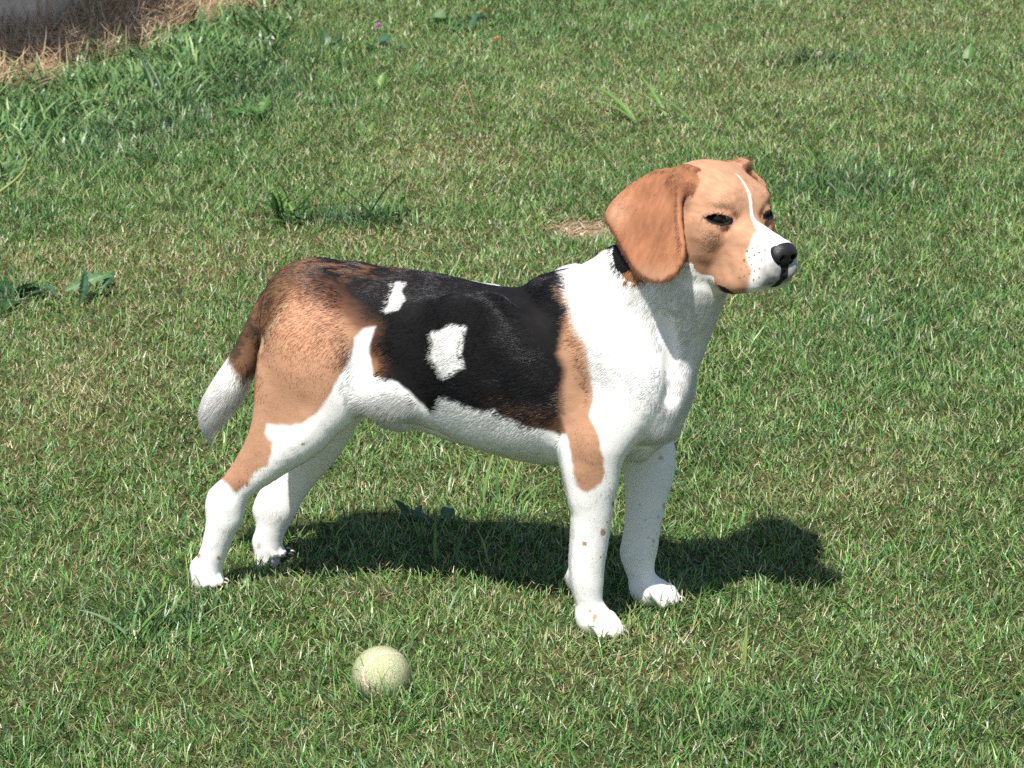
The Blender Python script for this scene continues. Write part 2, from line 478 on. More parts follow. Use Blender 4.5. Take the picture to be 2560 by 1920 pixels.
class Body:
    def __init__(self):
        self.prims = []
        self.tags = []

    def _add(self, fn, lo, hi, tag_, op='add', kmax=0.03):
        self.prims.append((fn, np.asarray(lo) - kmax - 0.012, np.asarray(hi) + kmax + 0.012, tag_, op))

    def chain(self, pts, tag_, k=0.012, n=None, sq=0.85, axis=(0, 1, 0), op='add'):
        """pts rows: x, y, z, radius [, squash [, k]] in metres"""
        P = np.array([list(p) + [sq, k][len(p) - 4:] if len(p) < 6 else list(p) for p in pts], dtype=np.float64)
        n = n or (len(P) - 1) * 4 + 1
        P = catmull(P, n)
        P[:, 3] = np.maximum(P[:, 3], 0.0008)
        ax = np.asarray(axis, dtype=np.float64)
        ax = ax / np.linalg.norm(ax)
        A, B = P[:-1], P[1:]
        def fn(p):
            best = np.full(len(p), 9.0)
            kk = np.full(len(p), 0.01)
            for a, b in zip(A, B):
                e = b[:3] - a[:3]
                t = np.clip(((p - a[:3]) @ e) / (e @ e + 1e-12), 0, 1)
                q = p - a[:3] - t[:, None] * e
                s = a[4] + t * (b[4] - a[4])
                l = q @ ax
                q2 = (q * q).sum(1) - l * l + (l / s) ** 2
                d = np.sqrt(np.maximum(q2, 0)) - (a[3] + t * (b[3] - a[3]))
                m = d < best
                best = np.where(m, d, best)
                kk = np.where(m, a[5] + t * (b[5] - a[5]), kk)
            return best, kk
        R = P[:, 3:4]
        self._add(fn, (P[:, :3] - R).min(0), (P[:, :3] + R).max(0), tag_, op, P[:, 5].max())

    def ell(self, c, r, tag_, k=0.012, rot=None, op='add'):
        c, r = np.asarray(c, float), np.asarray(r, float)
        M = np.eye(3) if rot is None else np.asarray(rot)             # rows: own axes
        def fn(p):
            q = (p - c) @ M.T
            k0 = np.sqrt(((q / r) ** 2).sum(1))
            k1 = np.sqrt(((q / (r * r)) ** 2).sum(1)) + 1e-9
            return k0 * (k0 - 1) / k1, np.full(len(p), k)
        rr = np.full(3, r.max())
        self._add(fn, c - rr, c + rr, tag_, op, k)

    def loft(self, st, tag_, k=0.02, org=(0, 0, 0), M=None, pw=2.2):
        """stations rows: s, top, bottom, halfwidth along the first axis of frame M"""
        S = catmull(np.asarray(st, float), 60)
        org = np.asarray(org, float)
        M = np.eye(3) if M is None else np.asarray(M)
        def fn(p):
            q = (p - org) @ M.T
            x = np.clip(q[:, 0], S[0, 0], S[-1, 0])
            top, bot, hw = (np.interp(x, S[:, 0], S[:, j]) for j in (1, 2, 3))
            cz, hh = (top + bot) / 2, (top - bot) / 2
            u, v = np.abs(q[:, 1]) / hw, np.abs(q[:, 2] - cz) / hh
            g = (u ** pw + v ** pw) ** (1 / pw)
            d2 = (g - 1) * np.minimum(hw, hh)
            dx = np.abs(q[:, 0] - x)
            d = np.where(dx > 0, np.sqrt(np.maximum(d2 + 0.0, 0) ** 2 + dx ** 2) + np.minimum(d2, 0) * 0, d2)
            return d, np.full(len(p), k)
        ext = np.array([[S[:, 0].min(), -S[:, 3].max(), S[:, 2].min()], [S[:, 0].max(), S[:, 3].max(), S[:, 1].max()]])
        cor = np.array([[ext[i, 0], ext[j, 1], ext[h, 2]] for i in (0, 1) for j in (0, 1) for h in (0, 1)]) @ M + org
        self._add(fn, cor.min(0), cor.max(0), tag_, 'add', k)

    def dent(self, rows, amp, sig, axis=(0, 1, 0)):
        """shallow groove (amp > 0) or ridge (amp < 0) along a line of points, metres"""
        P = catmull(np.asarray(rows, float), (len(rows) - 1) * 4 + 1)
        A, B = P[:-1], P[1:]
        def fn(p):
            best = np.full(len(p), 9.0)
            for a, b in zip(A, B):
                e = b - a
                t = np.clip(((p - a) @ e) / (e @ e + 1e-12), 0, 1)
                q = p - a - t[:, None] * e
                best = np.minimum(best, (q * q).sum(1))
            return amp * np.exp(-best / (sig * sig)), None
        self._add(fn, P.min(0) - 2 * sig, P.max(0) + 2 * sig, 0, 'dent', 0.0)

    def custom(self, fn, lo, hi, tag_, op='add', k=0.01):
        self._add(fn if k is None else (lambda p: (fn(p), np.full(len(p), k))), lo, hi, tag_, op, k or .016)

    def __call__(self, p, want_tag=False):
        d = np.full(len(p), 0.06)
        tg = np.zeros(len(p), int)
        bd = np.full(len(p), 9.0)
        for fn, lo, hi, t, op in self.prims:
            m = np.nonzero(((p >= lo) & (p <= hi)).all(1))[0]
            if not len(m):
                continue
            e, k = fn(p[m])
            a = d[m]
            if op == 'add':
                h = np.maximum(k - np.abs(a - e), 0) / k
                d[m] = np.minimum(a, e) - h * h * k * 0.25
                if want_tag:
                    bb = e < bd[m]
                    bd[m] = np.where(bb, e, bd[m])
                    tg[m] = np.where(bb, t, tg[m])
            elif op == 'dent':
                d[m] = a + e
            else:
                h = np.maximum(k - np.abs(a + e), 0) / k
                d[m] = np.maximum(a, -e) + h * h * k * 0.25
        return (d, tg) if want_tag else d

    def grid(self, lo, hi, h):
        n = np.ceil((np.asarray(hi) - lo) / h).astype(int) + 1
        ax = [lo[i] + h * np.arange(n[i]) for i in range(3)]
        D = np.full(n, 0.06)
        for fn, plo, phi, t, op in self.prims:
            i0 = [int(np.clip(np.floor((plo[i] - lo[i]) / h), 0, n[i])) for i in range(3)]
            i1 = [int(np.clip(np.ceil((phi[i] - lo[i]) / h) + 1, 0, n[i])) for i in range(3)]
            if min(b - a for a, b in zip(i0, i1)) <= 0:
                continue
            sl = tuple(slice(a, b) for a, b in zip(i0, i1))
            G = np.stack(np.meshgrid(*[ax[i][sl[i]] for i in range(3)], indexing='ij'), -1).reshape(-1, 3)
            e, k = fn(G)
            a = D[sl].reshape(-1)
            if op == 'dent':
                D[sl] += e.reshape(D[sl].shape)
                continue
            if op == 'add':
                g = np.maximum(k - np.abs(a - e), 0) / k
                r = np.minimum(a, e) - g * g * k * 0.25
            else:
                g = np.maximum(k - np.abs(a + e), 0) / k
                r = np.maximum(a, -e) + g * g * k * 0.25
            D[sl] = r.reshape(D[sl].shape)
        return D

    def grad(self, p, e=0.0006):
        K = np.array([[1, -1, -1], [-1, -1, 1], [-1, 1, -1], [1, 1, 1.0]])
        g = 0
        for k in K:
            g = g + k * self(p + k * e)[:, None]
        return g / (4 * e)

    def mesh(self, lo, hi, h, sub=1, relax=2, fine=None):
        D = self.grid(lo, hi, h)
        V, Q = surface_nets(D, np.asarray(lo), h)
        for _ in range(sub):
            V, Q = subdivide(V, Q)
        V = laplace(V, Q, relax)
        w = np.ones(len(V)) if fine is None else fine(V)              # where the exact surface is wanted
        for _ in range(2):
            m = np.nonzero(w > 0.01)[0]
            P = V[m]
            d = self(P)
            g = self.grad(P)
            gl = np.maximum(np.linalg.norm(g, axis=1), 0.3)
            V[m] = P - (w[m] * np.clip(d / gl, -0.003, 0.003))[:, None] * g / gl[:, None]
        if fine is not None:
            for _ in range(16):                                       # smooth the large forms
                V = V + (1 - w)[:, None] * (laplace(V, Q, 1, 1.0) - V) * .62
        V = laplace(V, Q, 1, 0.35)
        return V, Q

def surface_nets(D, lo, h):
    S = D < 0
    nx, ny, nz = D.shape
    cnt = np.zeros((nx - 1, ny - 1, nz - 1), np.int8)
    for dx in (0, 1):
        for dy in (0, 1):
            for dz in (0, 1):
                cnt += S[dx:nx - 1 + dx, dy:ny - 1 + dy, dz:nz - 1 + dz]
    act = (cnt > 0) & (cnt < 8)
    I = np.argwhere(act)
    idx = np.full(act.shape, -1, np.int64)
    idx[act] = np.arange(len(I))
    acc = np.zeros((len(I), 3))
    num = np.zeros(len(I))
    C = [np.array(c) for c in ((0, 0, 0), (1, 0, 0), (0, 1, 0), (1, 1, 0), (0, 0, 1), (1, 0, 1), (0, 1, 1), (1, 1, 1))]
    val = [D[tuple((I + c).T)] for c in C]
    for a, b in ((0, 1), (2, 3), (4, 5), (6, 7), (0, 2), (1, 3), (4, 6), (5, 7), (0, 4), (1, 5), (2, 6), (3, 7)):
        m = (val[a] < 0) != (val[b] < 0)
        t = val[a][m] / (val[a][m] - val[b][m])
        acc[m] += C[a] + t[:, None] * (C[b] - C[a])
        num[m] += 1
    V = lo + h * (I + acc / num[:, None])
    faces = []
    for ax in range(3):
        o1, o2 = [(1, 2), (2, 0), (0, 1)][ax]
        sl0 = [slice(1, -1)] * 3
        sl0[ax] = slice(0, -1)
        sl1 = list(sl0)
        sl1[ax] = slice(1, None)
        a, b = S[tuple(sl0)], S[tuple(sl1)]
        E = np.argwhere(a != b)
        inside_first = a[tuple(E.T)]
        off = np.ones(3, int)
        off[ax] = 0
        E = E + off
        u, v = np.zeros(3, int), np.zeros(3, int)
        u[o1], v[o2] = 1, 1
        q = np.stack([idx[tuple((E - u - v).T)], idx[tuple((E - v).T)], idx[tuple(E.T)], idx[tuple((E - u).T)]], 1)
        q = np.where(inside_first[:, None], q, q[:, ::-1])
        faces.append(q)
    return V, np.concatenate(faces)

def edges_of(Q):
    k = Q.shape[1]
    E = np.concatenate([np.stack([Q[:, i], Q[:, (i + 1) % k]], 1) for i in range(k)])
    E.sort(axis=1)
    return E

def subdivide(V, Q):
    E = edges_of(Q)
    key = E[:, 0] * (len(V) + 1) + E[:, 1]
    uk, inv = np.unique(key, return_inverse=True)
    e0, e1 = uk // (len(V) + 1), uk % (len(V) + 1)
    n, m = len(V), len(Q)
    EV = (V[e0] + V[e1]) / 2
    FV = V[Q].mean(1)
    em = (n + inv).reshape(4, m).T
    fc = n + len(uk) + np.arange(m)
    out = [np.stack([Q[:, i], em[:, i], fc, em[:, (i + 3) % 4]], 1) for i in range(4)]
    return np.vstack([V, EV, FV]), np.concatenate(out)

def laplace(V, Q, it, w=0.6):
    A = np.concatenate([Q[:, 0], Q[:, 1], Q[:, 2], Q[:, 3]])           # closed mesh: every edge is walked once each way
    B = np.concatenate([Q[:, 1], Q[:, 2], Q[:, 3], Q[:, 0]])
    deg = np.bincount(A, minlength=len(V)).astype(float)
    for _ in range(it):
        N = np.stack([np.bincount(A, V[B, j], len(V)) for j in range(3)], 1)
        V = V * (1 - w) + w * N / deg[:, None]
    return V

# tags: 1 trunk 2 neck 3 near fore 4 far fore 5 near hind 6 far hind 7 tail 8 head 9 near ear 10 far ear
def px_chain(body, rows, tag_, k=0.012, sq=0.85, dr=0.0, **kw):
    """rows: px, py, lateral, radius px [, squash [, k]]"""
    out = []
    for r in rows:
        q = pl(r[0], r[1], r[2])
        out.append([*q, max(rpx(r[3] - dr, q), 0.001), *r[4:]])
    body.chain(out, tag_, k=k, sq=sq, **kw)

def build_body():
    b = Body()
    # trunk
    st = []
    for px, top, bot, hw in ((690, 694, 830, 4.6), (735, 672, 900, 6.0), (850, 668, 955, 6.9), (926, 673, 990, 6.8), (1000, 677, 1018, 6.7), (1088, 691, 1052, 7.2),
                             (1152, 706, 1088, 7.9), (1215, 720, 1111, 8.5), (1273, 726, 1129, 8.7), (1331, 717, 1144, 8.5), (1406, 706, 1154, 8.1),
                             (1470, 722, 1156, 7.6), (1540, 757, 1148, 7.0), (1600, 800, 1125, 6.3), (1645, 850, 1090, 5.4)):
        a, c = pl(px, top, 0), pl(px, bot, 0)
        st.append(((a[0] + c[0]) / 2, a[2], c[2], hw / 100))
    b.loft(st, 1, k=0.03)
    # croup and loins, ribs: gentle swellings
    px_chain(b, [(760, 724, 0.0, 48), (880, 722, 0.0, 40)], 1, k=0.03, sq=1.5)
    for s in (-1, 1):
        px_chain(b, [(1130, 800, s * .064, 50), (1170, 900, s * .066, 60), (1180, 1000, s * .054, 50)], 1, k=0.05, sq=.45)
        px_chain(b, [(1230, 790, s * .066, 50), (1280, 900, s * .070, 62), (1290, 1020, s * .058, 55)], 1, k=0.05, sq=.45)
    # withers, scapulae and shoulder
    px_chain(b, [(1368, 728, -0.016, 24), (1395, 738, -0.024, 30)], 2, k=0.03, sq=.8)
    px_chain(b, [(1368, 728, 0.016, 24), (1395, 738, 0.024, 30)], 2, k=0.03, sq=.8)
    for s, dx, dy in ((-1, 0, 0), (1, 36, -46)):
        px_chain(b, [(1410 + dx, 760 + dy, s * .034, 52), (1475 + dx, 850 + dy, s * .058, 72), (1555 + dx, 935 + dy, s * .062, 76)], 3 if s < 0 else 4, k=0.025, sq=.55)
        px_chain(b, [(1572 + dx, 930 + dy, s * .052, 76), (1580 + dx, 985 + dy, s * .060, 74), (1525 + dx, 1070 + dy, s * .066, 74), (1478 + dx, 1130 + dy, s * .066, 68)], 3 if s < 0 else 4, k=0.022, sq=.62)
        # pectoral muscle
        px_chain(b, [(1655 + dx * .3, 870, s * .026, 52), (1665 + dx * .4, 960, s * .030, 60), (1630 + dx * .5, 1050, s * .036, 60)], 2, k=0.018, sq=.85)
    # keel of the breastbone
    px_chain(b, [(1668, 880, 0, 30), (1683, 950, 0, 26), (1684, 992, 0, 24), (1655, 1060, 0, 32), (1600, 1120, 0, 34)], 2, k=0.016, sq=.9)
    # neck
    px_chain(b, [(1480, 855, 0, 138, .72), (1550, 812, 0, 146, .72), (1616, 758, -.004, 146, .72), (1668, 694, -.012, 138, .72), (1706, 610, -.02, 118, .8)], 2, k=0.03)
    px_chain(b, [(1736, 712, -.016, 64), (1722, 790, -.008, 58), (1700, 880, 0, 52), (1670, 960, 0, 40)], 2, k=0.03, sq=1.1)
    px_chain(b, [(1400, 752, 0, 46, .9), (1470, 722, 0, 46, .9), (1540, 672, -.006, 44, .9)], 2, k=0.03)
    # near foreleg
    LN, LFr, LH, LFh = -0.058, 0.052, -0.055, 0.052
    px_chain(b, [(1480, 1120, -.066, 66, .7, .02), (1487, 1180, -.064, 65, .72, .015), (1482, 1250, -.061, 56, .78), (1475, 1331, LN, 51, .84), (1467, 1412, LN, 46, .92), (1468, 1458, LN, 42, .95), (1473, 1504, LN, 34, 1), (1484, 1548, LN, 40, 1)], 3, k=.012)
    px_chain(b, [(1430, 1160, -.066, 16), (1436, 1195, -.066, 22), (1450, 1240, -.066, 20)], 3, k=.02)       # point of the elbow
    px_chain(b, [(1425, 1432, LN, 10), (1424, 1446, LN, 10)], 3, k=.008, sq=1.0)                               # carpal pad
    px_chain(b, [(1622, 1130, .062, 70, .7, .02), (1622, 1180, .060, 66, .75, .015), (1615, 1241, .057, 54, .8), (1606, 1319, LFr, 47, .86), (1599, 1366, LFr, 47, .92), (1597, 1405, LFr, 40, .95), (1606, 1445, LFr, 32, 1), (1618, 1478, LFr, 37, 1)], 4, k=.012)
    px_chain(b, [(1560, 1372, LFr, 9), (1561, 1390, LFr, 9)], 4, k=.008, sq=1.0)
    # hindquarters
    px_chain(b, [(775, 775, -.045, 88), (790, 880, -.058, 102), (822, 975, -.062, 72), (842, 1012, -.060, 50)], 5, k=.024, sq=.5)
    px_chain(b, [(772, 770, -.030, 56), (736, 815, -.040, 62), (713, 872, -.047, 66), (710, 950, -.052, 76), (690, 1048, -.056, 63), (652, 1122, -.056, 44), (598, 1190, -.055, 22)], 5, k=.022, sq=.55)
    px_chain(b, [(770, 800, -.060, 66), (775, 890, -.070, 82), (770, 980, -.066, 68)], 5, k=.04, sq=.42)
    px_chain(b, [(842, 990, -.060, 56), (765, 1070, -.059, 70), (686, 1135, -.058, 58), (614, 1200, -.056, 43), (576, 1243, LH, 39), (564, 1276, LH, 42)], 5, k=.018, sq=.72)
    px_chain(b, [(570, 1256, LH, 40, .8), (558, 1302, LH, 42, .85), (538, 1366, LH, 35, .95), (519, 1425, LH, 33, 1), (512, 1448, LH, 33, 1)], 5, k=.014)
    px_chain(b, [(585, 1205, LH, 16), (545, 1240, LH, 22), (541, 1262, LH, 22)], 5, k=.014, sq=.8)
    px_chain(b, [(800, 790, .045, 88), (830, 900, .058, 100), (862, 985, .060, 66)], 6, k=.024, sq=.5)
    px_chain(b, [(760, 785, .030, 60), (745, 960, .050, 68), (760, 1080, .054, 52)], 6, k=.022, sq=.55)
    px_chain(b, [(868, 985, .060, 56), (800, 1085, .058, 72), (735, 1185, .056, 58), (694, 1262, LFh, 46)], 6, k=.018, sq=.72)
    px_chain(b, [(691, 1266, LFh, 46, .8), (675, 1330, LFh, 37, .9), (668, 1378, LFh, 32, 1), (668, 1412, LFh, 32, 1)], 6, k=.014)
    px_chain(b, [(690, 1215, LFh, 16), (652, 1275, LFh, 20)], 6, k=.014)
    # flank fold, sheath
    px_chain(b, [(862, 960, -.066, 40), (935, 985, -.066, 46), (1010, 1000, -.056, 40), (1070, 1015, -.035, 30)], 1, k=.03, sq=.5)
    px_chain(b, [(980, 1040, 0, 22), (1060, 1052, 0, 26), (1130, 1080, 0, 24), (1168, 1098, 0, 12)], 1, k=.014, sq=.8)
    px_chain(b, [(975, 1050, .004, 24), (1010, 1058, .004, 22), (1034, 1062, .004, 12)], 1, k=.008)
    # relief: grooves between shoulder, neck and breast, elbow fold, thigh, hock
    def G(rows, amp, sig):
        b.dent([pl(*r) for r in rows], amp, sig)
    G([(1668, 800, -.050), (1682, 880, -.042), (1672, 985, -.045)], .010, .010)
    G([(1430, 730, -.055), (1490, 800, -.070), (1560, 870, -.075), (1610, 900, -.075)], .003, .014)
    G([(1432, 1000, -.092), (1428, 1090, -.090), (1440, 1150, -.085)], .006, .012)
    G([(1570, 1085, -.105), (1530, 1120, -.10), (1500, 1200, -.095)], .002, .012)
    G([(935, 800, -.075), (915, 880, -.082), (915, 960, -.078)], .005, .016)
    G([(760, 1020, -.085), (700, 1090, -.080), (620, 1180, -.075)], .003, .012)
    G([(575, 1215, -.075), (562, 1240, -.07)], .003, .007)
    G([(730, 745, -.05), (697, 800, -.055), (655, 862, -.055)], .006, .006)
    G([(590, 1300, -.072), (560, 1302, -.078)], .0025, .007)
    G([(1060, 760, -.075), (1075, 900, -.08), (1085, 1000, -.07)], .002, .02)
    G([(1295, 740, -.06), (1330, 820, -.08), (1350, 920, -.085)], .002, .018)
    # paws
    def paw(px, py, l, tag_, yaw, k=1.0):
        c = pl(px, py, l)
        c[2] = 0.0
        f = np.array([math.cos(yaw), math.sin(yaw), 0])
        s = np.array([-math.sin(yaw), math.cos(yaw), 0])
        up = DZ
        b.chain([[*(c - f * .008 * k + up * .026), .0158 * k], [*(c + f * .012 * k + up * .021), .0168 * k]], tag_, k=.012, sq=1.0)
        for o, fw, r in ((-.0192, .022, .0078), (-.0066, .033, .0086), (.0066, .033, .0086), (.0192, .022, .0078)):
            fw, o, r = fw * k, o * k, r * k
            b.chain([[*(c + s * o * .75 + f * .004 + up * .023), .0085 * k], [*(c + s * o + f * (fw - .006) + up * .0235), r], [*(c + s * o * 1.04 + f * (fw + .003) + up * .013), r * .92]], tag_, k=.0022, sq=1.0)
        return c, f, s
    paws = [paw(1484, 1552, LN, 3, math.radians(-14), .84), paw(1620, 1490, LFr, 4, math.radians(4), .86), paw(507, 1449, LH, 5, math.radians(-24), .66), paw(664, 1412, LFh, 6, math.radians(6), .56)]
    # tail
    px_chain(b, [(790, 700, .0, 36, .9, .03), (735, 708, -.004, 37, .9, .016), (696, 738, .0, 37, .9, .006), (664, 787, .006, 37, .9, .004), (633, 852, .012, 36, .9, .004), (603, 915, .014, 41, .9, .005),
                 (573, 970, .015, 46, .9, .005), (542, 1020, .015, 41, .9, .005), (529, 1066, .015, 23, .9, .005), (529, 1104, .015, 6, .9, .005)], 7)
    return b, paws

# head frame (centimetres: forward, right, up), turned towards the viewer
HY, HP, HR = math.radians(54.0), math.radians(1.0), math.radians(3.0)
_H = np.array([math.cos(HY) * math.cos(HP), -math.sin(HY) * math.cos(HP), -math.sin(HP)])
_B = np.array([-math.sin(HY), -math.cos(HY), 0])
_U = np.cross(_H, _B)
_U = -_U if _U[2] < 0 else _U
_B2 = _B * math.cos(HR) + _U * math.sin(HR)
_U2 = _U * math.cos(HR) - _B * math.sin(HR)
HM = np.stack([_H, _B2, _U2]) @ DM.T                                # rows: head axes in the dog's frame
HO = loc(np.array([0.2545, 3.64, 0.519]))

def hp(a, bb, c):
    return HO + (np.array([a, bb, c]) / 100) @ HM

def h_of(q):
    """dog frame -> head frame, cm"""
    return (q - HO) @ HM.T * 100

EYE = np.array([0.30, 3.05, -0.25])

def eye_frame(s):
    d = np.array([.62, s * .76, .06])
    d = d / np.linalg.norm(d)
    up = np.array([0, 0, 1.0]) - d * d[2]
    up = up / np.linalg.norm(up)
    rt = np.cross(up, d)
    if rt[0] < 0:
        rt = -rt                                                    # towards the nose
    return hp(*(EYE * (1, s, 1))), d @ HM, up @ HM, rt @ HM

def lid_hi(u):
    return -.06 * u + .56 * np.clip(1 - (np.abs(u - .12) / 1.5) ** 1.9, -.5, 1) + .02

def lid_lo(u):
    return -.06 * u - .42 * np.clip(1 - (np.abs(u - .10) / 1.5) ** 2.2, -.5, 1) + .02

def build_head(b):
    def E(c, r, k, op='add', t=8, M=None):
        b.ell(hp(*c), np.array(r) / 100, t, k=k / 100, rot=HM if M is None else M, op=op)
    def Ch(rows, k, sq=1.0, op='add', t=8, ax=None):
        b.chain([[*hp(*r[:3]), r[3] / 100, *r[4:]] for r in rows], t, k=k / 100, sq=sq, axis=HM[1] if ax is None else ax, op=op)
    def D(rows, amp, sig):
        b.dent([hp(*r) for r in rows], amp / 100, sig / 100)
    E((-5.2, 0, 0.5), (6.0, 5.2, 4.3), 1.5)                           # skull
    E((-1.9, 0, 1.0), (3.4, 4.0, 2.8), 1.5)                           # forehead
    for s in (-1, 1):
        E((-0.3, s * 2.6, 1.6), (1.5, 1.4, 0.8), 1.5)               # brow
        E((-2.4, s * 3.7, -1.9), (3.8, 1.9, 2.8), 1.6)                # cheekbone
        E((-3.4, s * 3.3, -4.6), (3.4, 2.0, 2.6), 1.8)                # jaw muscle
        E((3.5, s * 1.8, -6.0), (3.6, 1.35, 2.0), 1.2)                # upper lip
        E((6.7, s * 1.05, -4.7), (1.6, 1.2, 1.5), .8)                 # front of the lip
        E((1.7, s * 2.45, -7.2), (2.3, 1.1, 1.3), 1.2)                # corner of the lip
    st = np.array([(-1.0, .6, -6.2, 3.6), (0.8, .4, -7.4, 3.1), (2.0, -.25, -7.6, 2.75), (4, -.8, -7.2, 2.4), (6.0, -1.15, -6.2, 2.15), (8.0, -1.5, -5.3, 1.75)])
    b.loft([(r[0] / 100, r[1] / 100, r[2] / 100, r[3] / 100) for r in st], 8, k=.014, org=HO, M=HM, pw=2.4)
    Ch([(-4.5, 0, -4.8, 2.6), (-1, 0, -5.8, 2.1), (3, 0, -6.5, 1.3), (6.2, 0, -6.0, 1.0)], 1.0, sq=1.3)   # lower jaw
    # eye: socket hollow, then lids as a thin shell
    for s in (-1, 1):
        ey = EYE * (1, s, 1)
        E(ey, (1.35, 1.25, 1.15), .6, op='add')
        c0, Dd, Up, Rt = eye_frame(s)
        def almond(p, c0=c0, Dd=Dd, Up=Up, Rt=Rt):
            q = (p - c0) * 100
            u, v, w = q @ Rt, q @ Up, q @ Dd
            d2 = np.maximum(np.maximum(v - lid_hi(u), lid_lo(u) - v), np.abs(u) - 1.65)
            return np.maximum(d2, .45 - w) / 100
        b.custom(almond, c0 - .022, c0 + .022, 8, op='sub', k=.0012)
        # fold under the eye, hollow at its inner corner, cheek and lip folds
        D([(1.4, s * 3.0, -1.5), (.2, s * 4.1, -2.0), (-1.2, s * 4.8, -1.7)], .13, .55)
        D([(1.9, s * 2.2, .1), (2.2, s * 2.0, -.7)], .12, .5)
        D([(0.9, s * 2.5, .8), (1.5, s * 1.8, .7)], -.14, .6)
        D([(0.9, s * 3.6, -1.2), (-.2, s * 4.2, -1.25)], -.08, .5)
        D([(-1.2, s * 5.2, -3.4), (-2.0, s * 5.0, -4.6), (-.8, s * 4.2, -5.6)], .14, .8)
        D([(2.0, s * 3.6, -4.6), (3.2, s * 3.4, -5.9)], .08, .5)
    # nose bed
    E((7.5, 0, -2.6), (1.2, 1.45, 1.15), .5)
    # mouth line and the groove under the nose
    for s in (-1, 1):
        D([(8.2, s * .05, -4.8), (7.9, s * 1.0, -5.5), (6.6, s * 1.9, -6.2), (4.4, s * 2.5, -7.4), (2.6, s * 2.9, -7.8), (0.8, s * 3.2, -7.2)], .16, .16)
        D([(7.0, s * 2.2, -3.0), (5.0, s * 2.7, -4.2), (4.2, s * 2.9, -5.4)], .05, .4)
    D([(8.8, 0, -3.4), (8.5, 0, -4.9)], .12, .14)
    return b

EAR_PX = [(1738, 421), (1716, 446), (1706, 474), (1702, 506), (1703, 550), (1707, 577), (1712, 610), (1712, 637), (1705, 661), (1691, 685), (1672, 702), (1651, 710), (1624, 707),
          (1602, 696), (1577, 668), (1556, 632), (1540, 599), (1529, 577), (1518, 561), (1510, 542), (1514, 526), (1529, 502), (1556, 475), (1580, 457), (1618, 437), (1645, 424), (1672, 421), (1694, 421), (1720, 414)]

def build_ears(b):
    # plane of the near ear, found in the head frame so that the far ear is its mirror image
    n = np.array([0.02, .955, .30])
    n = n / np.linalg.norm(n)
    base = np.array([-3.6, 5.0, 3.0])
    u = np.array([1, 0, 0.0]) - n * n[0]
    u = u / np.linalg.norm(u)
    v = np.cross(n, u)
    v = v if v[2] > 0 else -v
    def sheet(U, W):                                                 # how the leaf of the ear bends out of its plane, cm
        w0 = -1.0 + 1.15 * smooth01(W, -.05, .30) + .55 * smooth01(W, .25, .8) + .75 * smooth01(W, .15, .5) * smooth01(U, .75, .15)
        w0 = w0 + .55 * np.exp(-((U - .82) / .16) ** 2) * smooth01(W, .0, .25)
        w0 = w0 - .38 * np.exp(-((U - .42 - .12 * W) / .24) ** 2 - ((W - .62) / .30) ** 2)
        return w0 + .25 * np.exp(-((U - .12) / .14) ** 2 - ((W - .45) / .25) ** 2)
    nw = (n @ HM) @ DM
    off = np.zeros(len(EAR_PX))
    for _ in range(4):
        poly = []
        for (px, py), o_ in zip(EAR_PX, off):
            bw = wld(hp(*(base + n * o_)))
            d = ray(px, py)
            t = ((bw - CO) @ nw) / (d @ nw)
            q = h_of(loc(CO + d * t)) - base
            poly.append((q @ u, q @ v))
        poly = np.array(poly)
        lo2, hi2 = poly.min(0), poly.max(0)
        off = sheet((poly[:, 0] - lo2[0]) / (hi2[0] - lo2[0]), (hi2[1] - poly[:, 1]) / (hi2[1] - lo2[1]))
    for s, tg in ((1, 9), (-1, 10)):
        def ear(p, s=s):
            q = h_of(p)
            q = np.column_stack([q[:, 0] + (0 if s > 0 else .2), s * q[:, 1] + (0 if s > 0 else -.7), q[:, 2]]) - base
            a, c, w = q @ u, q @ v, q @ n
            d2 = poly_sd(poly, a, c)
            U = (a - lo2[0]) / (hi2[0] - lo2[0])                     # 0 back, 1 front
            W = (hi2[1] - c) / (hi2[1] - lo2[1])                     # 0 top, 1 tip
            w0 = sheet(U, W) - (0 if s > 0 else 4.2) * smooth01(W, .22, .6)
            th = .30 + .10 * (1 - W)
            r = .26
            qa, qb = d2 + r, np.abs(w - w0) - th + r
            kk = (.0025 if s > 0 else .010) + .012 * np.exp(-(np.maximum(W, 0) / .13) ** 2)
            return (np.minimum(np.maximum(qa, qb), 0) + np.sqrt(np.maximum(qa, 0) ** 2 + np.maximum(qb, 0) ** 2) - r) / 100, kk
        cs = []
        for a_ in (lo2[0], hi2[0]):
            for c_ in (lo2[1], hi2[1]):
                for w_ in (-2.2 if s > 0 else -5.2, 1.6):
                    q = base + u * a_ + v * c_ + n * w_
                    cs.append(hp(q[0], s * q[1], q[2]))
        cs = np.array(cs)
        b.custom(ear, cs.min(0) - .02, cs.max(0) + .02, tg, k=None)
        # rounded root of the ear running into the skull
        if s > 0: b.chain([[*hp(-5.4, s * 4.1, 2.6), .013 if s > 0 else .009], [*hp(-3.9, s * 4.3, 2.6), .011 if s > 0 else .009]], tg, k=.014, sq=1.0)
    return b

NOSE_S = 1.13

